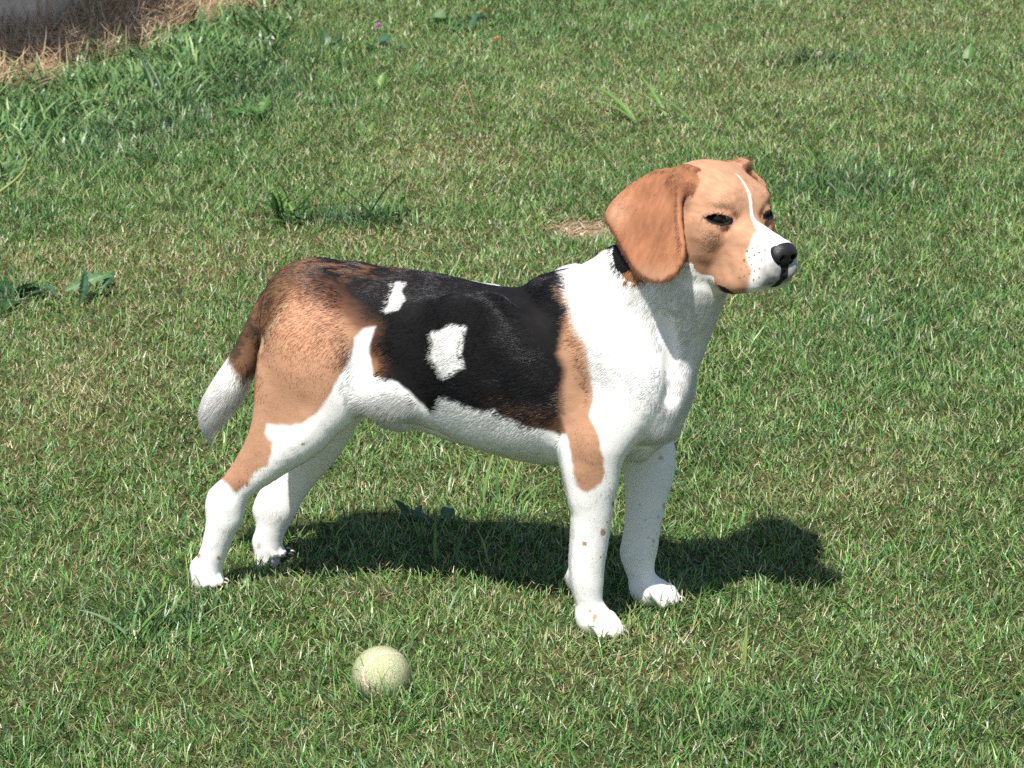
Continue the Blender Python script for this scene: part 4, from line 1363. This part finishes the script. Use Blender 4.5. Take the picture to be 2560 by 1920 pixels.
        o.rotation_euler = Vector(look @ DM).to_track_quat('Z', 'Y').to_euler()
    # ---- claws
    mc, nt, b = mat_new('claw')
    b.inputs['Base Color'].default_value = (.50, .42, .36, 1)
    b.inputs['Roughness'].default_value = .35
    cv = []
    A = np.linspace(0, 2 * math.pi, 7)[:-1]
    for t_, (x, z, r) in enumerate(((0, 0, .0024), (.004, .0008, .0021), (.008, -.001, .0013), (.0105, -.0032, .0003))):
        for a in A:
            cv.append((x, r * .8 * math.cos(a), z + r * math.sin(a)))
    cf = [(i * 6 + j, i * 6 + (j + 1) % 6, (i + 1) * 6 + (j + 1) % 6, (i + 1) * 6 + j) for i in range(3) for j in range(6)]
    first = None
    for (c, f_, s_), k in zip(paws, (.92, .92, .8, .75)):
        for o_, fw in ((-.0165, .022), (-.0058, .032), (.0058, .032), (.0165, .022)):
            p = c + s_ * o_ * 1.04 * k + f_ * (fw * k + .0035 + .0055 * k) + DZ * .0145
            if first is None:
                first = mesh_np('claw', np.array(cv), np.array(cf), mc, True, parent=root)
                first.scale = (.65, .65, .65)
                o = first
            else:
                o = first.copy()
                coll.objects.link(o)
                o.parent = root
            o.location = Vector(p @ DM)
            ff = f_ @ DM
            o.rotation_euler = (0, 0, math.atan2(ff[1], ff[0]))
    # ---- whiskers
    return root, paws, (V @ DM + DO)

N_HAIR = 400000
dog, paws, dog_pts = build_dog()
# ------------------------------------------------------------------ worn tennis ball in the grass
BALL_R = .0330
_d = ray(953, 1689)
BALL_C = CO + _d * ((.025 - CAM_H) / _d[2])

def seam_curve(n=240):
    t = np.linspace(0, 2 * math.pi, n, endpoint=False)
    a, b_ = .75, .25
    p = np.stack([a * np.cos(t) + b_ * np.cos(3 * t), a * np.sin(t) - b_ * np.sin(3 * t), 2 * math.sqrt(a * b_) * np.sin(2 * t)], 1)
    return p / np.linalg.norm(p, axis=1, keepdims=True)

def rot_xyz(e):
    return np.array(Matrix.Rotation(e[2], 3, 'Z') @ Matrix.Rotation(e[1], 3, 'Y') @ Matrix.Rotation(e[0], 3, 'X'))

SEAM_E = (1.633, -2.812, -1.155)

def build_ball():
    root = empty('tennis_ball', BALL_C)
    tag(root, 'worn pale yellow green tennis ball with a pinkish seam sunk in the grass', 'ball')
    S = seam_curve() @ rot_xyz(SEAM_E).T
    U, W_ = 64, 48
    vs = [[0, 0, 1.0]]
    for i in range(1, W_):
        for j in range(U):
            th, ph = math.pi * i / W_, 2 * math.pi * j / U
            vs.append([math.sin(th) * math.cos(ph), math.sin(th) * math.sin(ph), math.cos(th)])
    vs = np.array(vs + [[0, 0, -1.0]])
    q = []
    for i in range(W_ - 2):
        for j in range(U):
            a = 1 + i * U + j
            b_ = 1 + i * U + (j + 1) % U
            q.append([a, a + U, b_ + U, b_])
    for j in range(U):
        q.append([0, 1 + j, 1 + (j + 1) % U, 1 + (j + 1) % U])
        k = 1 + (W_ - 2) * U
        q.append([len(vs) - 1, k + (j + 1) % U, k + j, k + j])
    dist = np.min(np.linalg.norm(vs[:, None] - S[None], axis=2), axis=1)
    m, nt, b = mat_new('felt_core')
    b.inputs['Base Color'].default_value = (.52, .54, .34, 1)
    b.inputs['Roughness'].default_value = .95
    bm = bpy.data.meshes.new('core')
    bm.from_pydata([tuple(v * BALL_R * (1 - .012 * math.exp(-(d / .06) ** 2))) for v, d in zip(vs, dist)], [], [tuple(dict.fromkeys(f)) for f in q])
    for p_ in bm.polygons:
        p_.use_smooth = True
    bm.materials.append(m)
    core = bpy.data.objects.new('core', bm)
    coll.objects.link(core)
    core.parent = root
    # seam: thin rubber band let into the felt
    n = len(S)
    T = np.roll(S, -1, 0) - np.roll(S, 1, 0)
    T /= np.linalg.norm(T, axis=1, keepdims=True)
    B2 = np.cross(S, T)
    prof = ((-.052, .985), (-.03, 1.004), (.03, 1.004), (.052, .985))
    sv = np.concatenate([(S * r + B2 * w) * BALL_R for w, r in prof])
    sf = []
    for k in range(3):
        for i in range(n):
            j = (i + 1) % n
            sf.append([k * n + i, k * n + j, (k + 1) * n + j, (k + 1) * n + i])
    ms, nt, b = mat_new('seam_rubber')
    b.inputs['Base Color'].default_value = (.70, .52, .45, 1)
    b.inputs['Roughness'].default_value = .8
    mesh_np('seam', sv, np.array(sf), ms, True, parent=root)
    # felt nap
    n = 45000
    p = rng.normal(size=(n, 3))
    p /= np.linalg.norm(p, axis=1, keepdims=True)
    p = p[np.min(np.linalg.norm(p[:, None] - S[None, ::4], axis=2), axis=1) > .062]
    n = len(p)
    K = 3
    tdir = rng.normal(size=(n, 3))
    tdir -= (tdir * p).sum(1, keepdims=True) * p
    tdir /= np.linalg.norm(tdir, axis=1, keepdims=True)
    ln = rng.uniform(.0005, .0017, n)
    ln = np.where(rng.random(n) < .01, ln * 1.6, ln)
    pts = np.empty((n, K, 3))
    pts[:, 0] = p * BALL_R * .995
    pts[:, 1] = pts[:, 0] + (p * .75 + tdir * .6) * ln[:, None] * .5
    pts[:, 2] = pts[:, 1] + (p * .25 + tdir * .9) * ln[:, None] * .5
    hc = bpy.data.hair_curves.new('felt')
    hc.add_curves([K] * n)
    hc.attributes['position'].data.foreach_set('vector', pts.astype(np.float32).ravel())
    ra = hc.attributes.get('radius') or hc.attributes.new('radius', 'FLOAT', 'POINT')
    ra.data.foreach_set('value', np.tile([.00010, .00009, .00004], n).astype(np.float32))
    c = np.array([.55, .57, .36]) * (1 + .10 * fbm(p, 3, 601))[:, None] * rng.uniform(.93, 1.06, (n, 1))
    worn = smooth01(fbm(p, 4, 603), .15, .6)[:, None]
    c = c * (1 - worn * .5) + np.array([.62, .58, .40]) * worn * .5
    ca = hc.attributes.new('coat', 'FLOAT_COLOR', 'CURVE')
    ca.data.foreach_set('color', np.column_stack([c.clip(0, .9), np.ones(n)]).astype(np.float32).ravel())
    na = hc.attributes.new('lie', 'FLOAT_VECTOR', 'CURVE')
    na.data.foreach_set('vector', p.astype(np.float32).ravel())
    m = bpy.data.materials['fur'].copy()
    m.name = 'felt'
    for x in m.node_tree.nodes:
        if x.type == 'BSDF_GLOSSY':
            x.inputs['Color'].default_value = (.15, .15, .15, 1)
    hc.materials.append(m)
    fo = bpy.data.objects.new('felt', hc)
    coll.objects.link(fo)
    fo.parent = root
    fo['kind'] = 'stuff'

build_ball()
# ------------------------------------------------------------------ weeds, stalks, pebbles
LEAF_CACHE = {}
leaf_mat = blade_material('weed_leaf', .45, .4, .25)

def leaf_mesh(kind, col, droop):
    key = (kind, tuple(col), droop)
    if key in LEAF_CACHE:
        return LEAF_CACHE[key]
    r = random.Random(hash(kind) % 1000 if False else len(LEAF_CACHE) + 11)
    n = {'lobed': 15, 'grass': 8}.get(kind, 9)
    vs, cs, fs = [], [], []
    col = np.array(col)
    for i in range(n + 1):
        t = i / n
        if kind == 'lobed':
            w = .17 * math.sin(math.pi * min(1, t ** .75 + .02)) * (1.0 if i % 2 else .55) + .012
            w *= .6 + .8 * t if t < .6 else 1.08
        elif kind == 'oval':
            w = .20 * math.sin(math.pi * t ** .8) ** .8 + .015
        elif kind == 'round':
            w = .40 * math.sin(math.pi * (t * .96 + .02)) ** .6
        else:
            w = .034 * (1 - t ** 2.2) * (.55 + .45 * min(1, t * 5)) + .002
        z = .12 * math.sin(t * 1.6) - droop * t * t + .012 * r.uniform(-1, 1) * (kind != 'grass')
        x = t * (1 - .25 * droop * t)
        fold = {'grass': .35, 'lobed': .25, 'oval': .22, 'round': .15}[kind]
        edge = z + fold * w + .02 * (r.uniform(-1, 1) if kind in ('lobed', 'round') else 0)
        vs += [(x - (.05 if kind == 'lobed' and i % 2 else 0), w, edge), (x, w * .09, z), (x, -w * .09, z), (x - (.05 if kind == 'lobed' and i % 2 else 0), -w, edge + .01)]
        rib = np.array([.45, .52, .34]) if kind == 'lobed' and col[0] > .12 else col * 1.4
        k = r.uniform(.85, 1.15)
        cs += [col * k, rib * (1 - .4 * t) + col * .4 * t, rib * (1 - .4 * t) + col * .4 * t, col * k * .95]
    for i in range(n):
        for j in range(3):
            a = i * 4 + j
            fs.append((a, a + 1, a + 5, a + 4))
    me_o = mesh_np('leaf', np.array(vs), np.array(fs), leaf_mat, kind in ('oval', 'round', 'grass'), np.clip(np.array(cs), .005, .8))
    me = me_o.data
    bpy.data.objects.remove(me_o)
    LEAF_CACHE[key] = me
    return me

def plant(name, label, cat, px, py, leaves, group=None, h0=.0):
    g = ground_pt(px, py)
    z = float(bump(np.array([[g[0], g[1]]]))[0])
    root = empty(name, (g[0], g[1], z))
    tag(root, label, cat, group)
    for lf in leaves:
        kind, col, cm, az, el, droop = lf[:6]
        off = lf[6] if len(lf) > 6 else (0, 0, 0)
        o = bpy.data.objects.new('leaf', leaf_mesh(kind, col, droop))
        coll.objects.link(o)
        o.parent = root
        s = cm / 100
        o.scale = (s, s, s)
        o.location = (off[0] / 100, off[1] / 100, h0 + off[2] / 100)
        o.rotation_euler = (math.radians(lf[7] if len(lf) > 7 else 0), -math.radians(el), math.radians(az))
    return root

PALE, MID, DARK, BLUE, YEL, LIME = (.12, .205, .092), (.070, .160, .036), (.030, .080, .026), (.050, .115, .062), (.20, .25, .07), (.115, .215, .045)

def rosette(rs, n, kinds, cols, lo, hi, el=(10, 50), spread=1.5, droop=(.1, .25, .4)):
    r = random.Random(rs)
    out = []
    for i in range(n):
        out.append((r.choice(kinds), r.choice(cols), r.uniform(lo, hi), 360 * i / n + r.uniform(-25, 25), r.uniform(*el), r.choice(droop), (r.uniform(-spread, spread), r.uniform(-spread, spread), .4)))
    return out

plant('thistle', 'large pale jagged thistle leaf with white midrib on dry turf left of the dog', 'weed', 165, 762,
      [('lobed', PALE, 7.8, 24, 14, .1, (0, 0, 1.6), 48), ('lobed', BLUE, 6.0, 78, 62, .1, (2.6, -3.0, .4), 50), ('lobed', BLUE, 4.6, 150, 35, .25, (-1, -1, .6)), ('oval', MID, 3.6, 60, 40, .25, (5, 6, .5)),
       ('oval', MID, 4.0, -60, 25, .25, (-2, -5, .5)), ('lobed', BLUE, 4.8, 62, 30, .25, (5.5, 1.0, 1.2))])
plant('dock', 'blue-green broad leaved dock clump cut by the left edge of the picture', 'weed', 30, 762, rosette(3, 9, ['oval', 'round'], [BLUE, BLUE, DARK], 3.0, 5.0, (10, 40), 2.6))
plant('crabgrass', 'wide bladed crabgrass tuft on the lawn above the dog rump, left of two', 'grass tuft', 728, 572, rosette(5, 16, ['grass'], [MID, LIME, DARK, MID], 6, 12, (20, 70), 3.0, (.1, .25, .4)) + rosette(6, 5, ['oval'], [BLUE, MID], 2.5, 4, (10, 40), 3), 'crabgrass tufts')
plant('crabgrass', 'wide bladed crabgrass tuft above the middle of the dog back, right of two', 'grass tuft', 960, 572, rosette(8, 15, ['grass'], [MID, LIME, DARK, MID], 5, 10, (20, 65), 3.5, (.1, .25, .4)) + rosette(9, 5, ['oval'], [BLUE, MID], 2.5, 4, (10, 40), 3.5), 'crabgrass tufts')
plant('crabgrass', 'tuft of thick dark crossing blades just below the straw near the wall', 'grass tuft', 392, 238, [('grass', DARK, 14, 118, 38, .1), ('grass', DARK, 12, 128, 44, .1, (1.5, 0, 0)), ('grass', DARK, 8, 84, 70, .1, (1, 0, 0)), ('grass', MID, 9, 60, 50, .25), ('grass', MID, 9, 150, 30, .25)])
plant('dock', 'dark broad dock leaves standing in the weeds at the top of the lawn', 'weed', 815, 122, [('oval', DARK, 5.5, 100, 42, .1), ('oval', DARK, 4.5, 75, 35, .1, (2, 0, 0)), ('oval', DARK, 4, 150, 28, .25, (-3, 2, 0)), ('oval', MID, 4, 30, 30, .25, (4, -1, 0)), ('grass', MID, 9, 20, 45, .25)])
cl = plant('clover', 'pink flowered clover beside the dark dock leaves at the top of the lawn', 'flower', 945, 128, rosette(12, 10, ['round', 'oval'], [MID, BLUE, DARK], 2.2, 4.2, (5, 40), 3.0))
plant('plantain', 'small pale seedling with two upright leaves on the dry lawn above the dog', 'weed', 905, 345, [('oval', MID, 3.6, 110, 60, .1), ('oval', LIME, 3.2, 50, 56, .1, (1.2, 0, 0)), ('oval', MID, 3, 200, 30, .25)])
plant('plantain', 'leafy plantain sprig on the lawn under the pink clover', 'weed', 950, 222, [('oval', MID, 4, 130, 42, .25), ('oval', LIME, 3.6, 70, 55, .1), ('oval', MID, 4, 30, 40, .25), ('oval', MID, 4, 170, 35, .25)])
plant('plantain', 'single pale upright plantain leaf on the open lawn far right of the dog head', 'weed', 2416, 168, [('oval', MID, 5.2, 68, 50, .1), ('oval', MID, 3.2, -100, 50, .25)])
plant('couch_grass', 'long pale couch grass blades leaning left on the lawn above the dog ear', 'grass tuft', 1590, 318, [('grass', LIME, 15, 130, 28, .25), ('grass', LIME, 13, 118, 30, .1, (6, 3, 0)), ('grass', MID, 11, 140, 25, .1, (11, -2, 0)), ('grass', LIME, 10, 160, 30, .25), ('grass', LIME, 9, 20, 35, .25)])
plant('couch_grass', 'long bright couch grass blades rising at the far edge of the body shadow', 'grass tuft', 1205, 1268, [('grass', LIME, 9.5, 62, 58, .1), ('grass', LIME, 8.5, 50, 62, .25, (3.4, 1, 0)), ('grass', LIME, 7.5, 30, 42, .4, (5, 0, 0)), ('grass', MID, 5, 120, 70, .1), ('grass', MID, 6, 95, 75, .25, (2, 2, 0))])
plant('couch_grass', 'few tall lit couch grass blades at the near edge of the body shadow', 'grass tuft', 1100, 1418, [('grass', LIME, 7.0, 85, 78, .1, (-.6, 0, 0)), ('grass', MID, 5.5, 60, 70, .25, (2, 0, 0)), ('grass', YEL, 5.5, 120, 60, .25, (6, .5, 0)), ('grass', LIME, 5, 40, 50, .25, (7, -1, 0))])
plant('dock', 'round dusky dock leaves at the back edge of the shadow under the dog', 'weed', 1112, 1316, [('round', BLUE, 2.4, 80, 36, .1, (.2, 0, .8)), ('oval', BLUE, 3.0, 170, 25, .1, (-2, 0, .8)), ('oval', DARK, 3.2, 140, 40, .1, (-4.6, 1.2, .6)), ('oval', BLUE, 2.6, 60, 30, .1, (-4.0, 1, .6))])
plant('couch_grass', 'pale single grass shoot standing on the lawn right of the far forepaw', 'grass tuft', 1928, 1290, [('grass', YEL, 5.5, 110, 72, .1), ('grass', LIME, 4.5, 130, 60, .25), ('grass', PALE, 3.2, 80, 76, .1, (.6, 0, 0))])
plant('couch_grass', 'pair of yellowish grass stalks in the lit turf below the right end of the shadow', 'grass tuft', 1862, 1660, [('grass', YEL, 5.8, 80, 66, .1), ('grass', PALE, 4.6, 62, 60, .1, (-4.2, -1.0, 0)), ('grass', LIME, 4, 100, 50, .25)])
plant('couch_grass', 'spray of long thin blades in the turf between the hind paw and the left edge', 'grass tuft', 330, 1600, [('grass', LIME, 9, 30, 35, .1), ('grass', PALE, 8, 160, 30, .25), ('grass', MID, 8, 75, 55, .25), ('grass', LIME, 8, 45, 42, .1, (3, 2, 0)), ('grass', MID, 7, 120, 50, .25, (2, 3, 0))])
plant('couch_grass', 'broad pale blades in the turf in front of the near hind paw', 'grass tuft', 1120, 1540, [('grass', PALE, 5.5, 60, 45, .25), ('grass', PALE, 4.5, 110, 42, .25, (1, 1, 0)), ('grass', LIME, 5, 20, 35, .25, (3, .5, 0))])
plant('couch_grass', 'fan of broad blades curving over the near side of the tennis ball', 'grass tuft', 985, 1752, [('grass', MID, 4.8, 140, 52, .4, (.4, .4, 0)), ('grass', DARK, 3.6, 95, 74, .1, (-.4, .2, 0)), ('grass', DARK, 3.6, 80, 72, .1, (1.4, .2, 0)), ('grass', MID, 3.2, 110, 70, .25, (2.4, 0, 0)), ('grass', MID, 4, 60, 50, .25, (1, -.4, 0))])
plant('nettle', 'low grey-green leafy weed patch at the top edge of the lawn beside an orange flower', 'weed', 1160, 62, rosette(21, 14, ['oval', 'round'], [BLUE, MID, PALE], 2.5, 5, (10, 60), 6))
plant('dandelion', 'flat dandelion rosette in the weeds below the straw at the left', 'weed', 640, 300, rosette(23, 10, ['lobed', 'grass'], [MID, DARK, MID], 5, 8, (5, 40), 1.0))
plant('dandelion', 'coarse leafy dandelion at the left edge below the wall', 'weed', 70, 300, rosette(24, 9, ['grass', 'oval'], [MID, DARK, MID], 4, 7, (15, 60), 2))

def tube(pts, r0, r1, sides=6):
    P = catmull(np.asarray(pts, float), (len(pts) - 1) * 5 + 1)
    n = len(P)
    T = np.gradient(P, axis=0)
    T /= np.linalg.norm(T, axis=1, keepdims=True)
    A = np.cross(T, [.31, .2, .93])
    A /= np.linalg.norm(A, axis=1, keepdims=True)
    B = np.cross(T, A)
    R = np.linspace(r0, r1, n)[:, None]
    vs = np.concatenate([P + R * (A * math.cos(k * 2 * math.pi / sides) + B * math.sin(k * 2 * math.pi / sides)) for k in range(sides)])
    fs = [[k * n + i, k * n + i + 1, ((k + 1) % sides) * n + i + 1, ((k + 1) % sides) * n + i] for k in range(sides) for i in range(n - 1)]
    return vs, np.array(fs)

def flat_mat(name, col, rough=.7):
    m, nt, b = mat_new(name)
    tc = nt.nodes.new('ShaderNodeTexCoord')
    nz = nt.nodes.new('ShaderNodeTexNoise')
    nz.inputs['Scale'].default_value = 180
    nt.links.new(tc.outputs['Object'], nz.inputs['Vector'])
    cr = nt.nodes.new('ShaderNodeValToRGB')
    cr.color_ramp.elements[0].position = .3
    cr.color_ramp.elements[0].color = (*[c * .7 for c in col], 1)
    cr.color_ramp.elements[1].position = .7
    cr.color_ramp.elements[1].color = (*[min(1, c * 1.2) for c in col], 1)
    nt.links.new(nz.outputs['Fac'], cr.inputs['Fac'])
    nt.links.new(cr.outputs['Color'], b.inputs['Base Color'])
    b.inputs['Roughness'].default_value = rough
    return m

stalk_mat = flat_mat('dry_stalk', (.42, .24, .14))
v_, f_ = tube([(-.025, 0, -.005), (-.016, .004, .04), (.002, .006, .066), (.016, .004, .035), (.021, 0, -.005)], .0016, .0012)
g = ground_pt(1158, 300)
o = mesh_np('dry_stalk', v_, f_, stalk_mat, True)
o.location = g
tag(o, 'brown dry stalk bent into an upside-down V on the lawn above the dog', 'stalk')
yel_mat = flat_mat('green_stalk', (.26, .30, .09))
v_, f_ = tube([(-.06, 0, -.01), (-.03, .0, .035), (.02, .006, .075), (.035, .01, .10), (.03, .012, .125)], .0032, .0016)
o = mesh_np('flower_stalk', v_, f_, yel_mat, True)
o.location = ground_pt(20, 552)
tag(o, 'yellow green bare flower stalk arching up at the left edge of the lawn', 'stalk')

def flower(parent, at, r, col, name='flower_head'):
    """little ball of narrow petals"""
    vs, fs, cs = [], [], []
    rr = random.Random(int(r * 1e5))
    for i in range(46):
        d = np.array([rr.gauss(0, 1), rr.gauss(0, 1), abs(rr.gauss(0, 1)) * .9 + .1])
        d /= np.linalg.norm(d)
        s = np.cross(d, [.3, .1, .9])
        s /= np.linalg.norm(s)
        k = len(vs)
        vs += [d * r * .2 - s * r * .06, d * r * .2 + s * r * .06, d * r + s * r * .13, d * r - s * r * .13]
        fs.append((k, k + 1, k + 2, k + 3))
        c = np.array(col) * rr.uniform(.8, 1.15)
        cs += [c * .7, c * .7, c, c]
    o = mesh_np(name, np.array(vs), np.array(fs), leaf_mat, False, np.clip(np.array(cs), 0, .9))
    o.location = at
    if parent is not None:
        o.parent = parent
    return o

flower(cl, (0, 0, .052), .010, (.70, .36, .58))
v_, f_ = tube([(0, 0, 0), (.002, .002, .025), (0, 0, .05)], .0012, .001)
mesh_np('stem', v_, f_, yel_mat, True, parent=cl)

def lone_flower(px, py, h, r, col, label):
    g = ground_pt(px, py)
    root = empty('clover_flower', g)
    tag(root, label, 'flower')
    flower(root, (0, 0, h), r, col)
    v_, f_ = tube([(0, 0, -.005), (.002, .001, h * .5), (0, 0, h)], .0012, .001)
    mesh_np('stem', v_, f_, yel_mat, True, parent=root)
lone_flower(2045, 168, .024, .010, (.70, .66, .55), 'whitish clover head in the dark grass patch right of the dog head')
lone_flower(1210, 52, .022, .008, (.75, .40, .08), 'tiny orange flower at the top edge of the lawn')
lone_flower(1240, 122, .018, .010, (.72, .52, .22), 'faded apricot flower on the lawn below the orange flower')

# pebbles on the bare patch
peb_mat = flat_mat('pebble', (.58, .44, .31), .8)
def pebble(px, py, size, label, seed, mat=None):
    import bmesh
    bm = bmesh.new()
    bmesh.ops.create_icosphere(bm, subdivisions=2, radius=1)
    co = np.array([v.co[:] for v in bm.verts])
    nn = fbm(co + seed, .9, 701)
    for v, k in zip(bm.verts, nn):
        v.co *= 1 + .3 * k
        v.co.z *= .65
    me = bpy.data.meshes.new('pebble')
    bm.to_mesh(me)
    bm.free()
    for p in me.polygons:
        p.use_smooth = True
    me.materials.append(mat or peb_mat)
    o = bpy.data.objects.new('pebble', me)
    coll.objects.link(o)
    g = ground_pt(px, py)
    o.location = (g[0], g[1], float(bump(np.array([[g[0], g[1]]]))[0]) + size * .35)
    o.scale = (size, size, size)
    o['group'] = 'pebbles on the bare patch'
    tag(o, label, 'pebble')
pebble(1415, 588, .0042, 'round cream pebble at the left end of the bare earth patch', 1)
pebble(1454, 604, .0048, 'pinkish pebble in the middle of the bare earth patch', 4)
pebble(1450, 586, .0034, 'small flat pebble at the back of the bare earth patch', 7)
pebble(1490, 596, .0040, 'tan pebble near the ear end of the bare earth patch', 9)
pebble(1373, 565, .0034, 'small grey pebble in the turf left of the bare patch', 12, flat_mat('grey_pebble', (.40, .37, .33), .8))

# ------------------------------------------------------------------ grey wall of big slabs, with the tree that shades it
def build_wall():
    a = ground_pt(-330, 70)[:2]
    b_ = ground_pt(122, 64)[:2]
    c = ground_pt(236, -2)[:2]
    dirs = [(b_ - a), (c - b_)]
    e = c + dirs[1] / np.linalg.norm(dirs[1]) * 1.2
    root = empty('slab_wall', (b_[0], b_[1], 0))
    tag(root, 'grey stone slab wall in shade beyond the dry straw in the top left corner', 'wall')
    m, nt, bs = mat_new('grey_slab')
    tc = nt.nodes.new('ShaderNodeTexCoord')
    n1 = nt.nodes.new('ShaderNodeTexNoise')
    n1.inputs['Scale'].default_value = 14
    n1.inputs['Detail'].default_value = 8
    nt.links.new(tc.outputs['Object'], n1.inputs['Vector'])
    cr = nt.nodes.new('ShaderNodeValToRGB')
    cr.color_ramp.elements[0].position, cr.color_ramp.elements[0].color = .3, (.56, .46, .36, 1)
    cr.color_ramp.elements[1].position, cr.color_ramp.elements[1].color = .7, (.80, .67, .53, 1)
    nt.links.new(n1.outputs['Fac'], cr.inputs['Fac'])
    nt.links.new(cr.outputs['Color'], bs.inputs['Base Color'])
    bp = nt.nodes.new('ShaderNodeBump')
    bp.inputs['Strength'].default_value = .5
    bp.inputs['Distance'].default_value = .02
    nt.links.new(n1.outputs['Fac'], bp.inputs['Height'])
    nt.links.new(bp.outputs['Normal'], bs.inputs['Normal'])
    bs.inputs['Roughness'].default_value = .9
    import bmesh
    def slab(p, q, z0, z1, th=.14):
        p, q = np.asarray(p), np.asarray(q)
        d = q - p
        L = np.linalg.norm(d)
        bm = bmesh.new()
        bmesh.ops.create_cube(bm, size=1)
        for v in bm.verts:
            v.co = Vector((v.co.x * (L - .014), v.co.y * th, v.co.z * (z1 - z0 - .012)))
        bmesh.ops.bevel(bm, geom=bm.edges[:], offset=.018, segments=2, affect='EDGES')
        bmesh.ops.subdivide_edges(bm, edges=[e_ for e_ in bm.edges if e_.calc_length() > .08], cuts=5, use_grid_fill=True)
        co = np.array([v.co[:] for v in bm.verts])
        k = vnoise(co + p[0] * 7, 5, 801) * .010
        for v, kk in zip(bm.verts, k):
            v.co.y += kk
        me = bpy.data.meshes.new('slab')
        bm.to_mesh(me)
        bm.free()
        me.materials.append(m)
        o = bpy.data.objects.new('slab', me)
        coll.objects.link(o)
        o.parent = root
        nrm = np.array([-d[1], d[0]]) / L
        mid = (p + q) / 2 + nrm * th / 2 - b_
        o.location = (mid[0], mid[1], (z0 + z1) / 2)
        o.rotation_euler = (0, 0, math.atan2(d[1], d[0]))
    k = a + (b_ - a) * .62
    a2 = a - dirs[0] / np.linalg.norm(dirs[0]) * 1.5
    for z0, z1, cuts in ((-.05, .33, [a2, a, k, b_]), (.33, .68, [a2, (a + k) / 2, b_])):
        for p, q in zip(cuts[:-1], cuts[1:]):
            slab(p, q, z0, z1)
    mid = (b_ + e) / 2
    for z0, z1, cuts in ((-.05, .33, [b_, mid, e]), (.33, .68, [b_, b_ + (e - b_) * .35, e])):
        for p, q in zip(cuts[:-1], cuts[1:]):
            d = (q - p) / np.linalg.norm(q - p)
            slab(p + d * .02, q, z0, z1, .13)
build_wall()

def build_tree():
    x0, y0 = -2.25, 6.15
    root = empty('garden_tree', (x0, y0, 0))
    tag(root, 'small dense leafy garden tree left of the straw, shading the grey wall', 'tree')
    bark = flat_mat('bark', (.16, .12, .08), .9)
    v_, f_ = tube([(0, 0, -.05), (.03, .02, .5), (.12, .05, 1.0), (.25, .1, 1.5)], .055, .025, 10)
    mesh_np('trunk', v_, f_, bark, True, parent=root)
    for d in ((.55, .1, 1.75), (.05, .45, 1.9), (-.25, -.2, 1.8), (.4, -.35, 1.6)):
        v_, f_ = tube([(.1, .05, .95), (.1 + d[0] * .5, .05 + d[1] * .5, 1.3), (.1 + d[0], .05 + d[1], d[2])], .022, .007, 7)
        mesh_np('limb', v_, f_, bark, True, parent=root)
    n = 9000
    c = np.array([CROWN[0] - x0, CROWN[1] - y0, CROWN[2]])
    p = rng.normal(size=(n, 3))
    p /= np.linalg.norm(p, axis=1, keepdims=True)
    rr = rng.random(n) ** .45
    lump = 1 + .22 * fbm(p * 1.0, 2.2, 811)
    p = c + p * (rr * lump)[:, None] * np.array(CROWN[3:])
    nr = rng.normal(size=(n, 3))
    nr /= np.linalg.norm(nr, axis=1, keepdims=True)
    t = np.cross(nr, rng.normal(size=(n, 3)))
    t /= np.linalg.norm(t, axis=1, keepdims=True)
    s = np.cross(nr, t)
    L = rng.uniform(.04, .075, n)[:, None]
    V = np.stack([p - t * L, p + s * L * .45 + nr * L * .1, p + t * L, p - s * L * .45 + nr * L * .1], 1).reshape(-1, 3)
    F = np.arange(n * 4).reshape(n, 4)
    col = np.repeat(np.array([.05, .12, .03]) * rng.uniform(.6, 1.5, (n, 1)), 4, axis=0)
    o = mesh_np('crown', V, F, leaf_mat, False, col, root)
    o['kind'] = 'stuff'
CROWN = (-1.95, 6.35, 1.70, .85, .70, .5)
build_tree()
# ------------------------------------------------------------------ grass goes in once the feet and the ball are known
for c, f, s in paws:
    for o_ in (0, .012, .026):
        p = wld(c + f * o_)
        TRUNKS.append((p[0], p[1], .0145))
TRUNKS.append((BALL_C[0], BALL_C[1], .015))
TALL.append((BALL_C[0] + .005, BALL_C[1] - .036, .045, 1.5))
for (c, f, s), kk in zip(paws, (.7, .7, .0, -.25)):
    p = wld(c + f * .03)
    TALL.append((p[0], p[1] - .025, .06, kk))
N_TURF_M2 = 59000
build_grass()
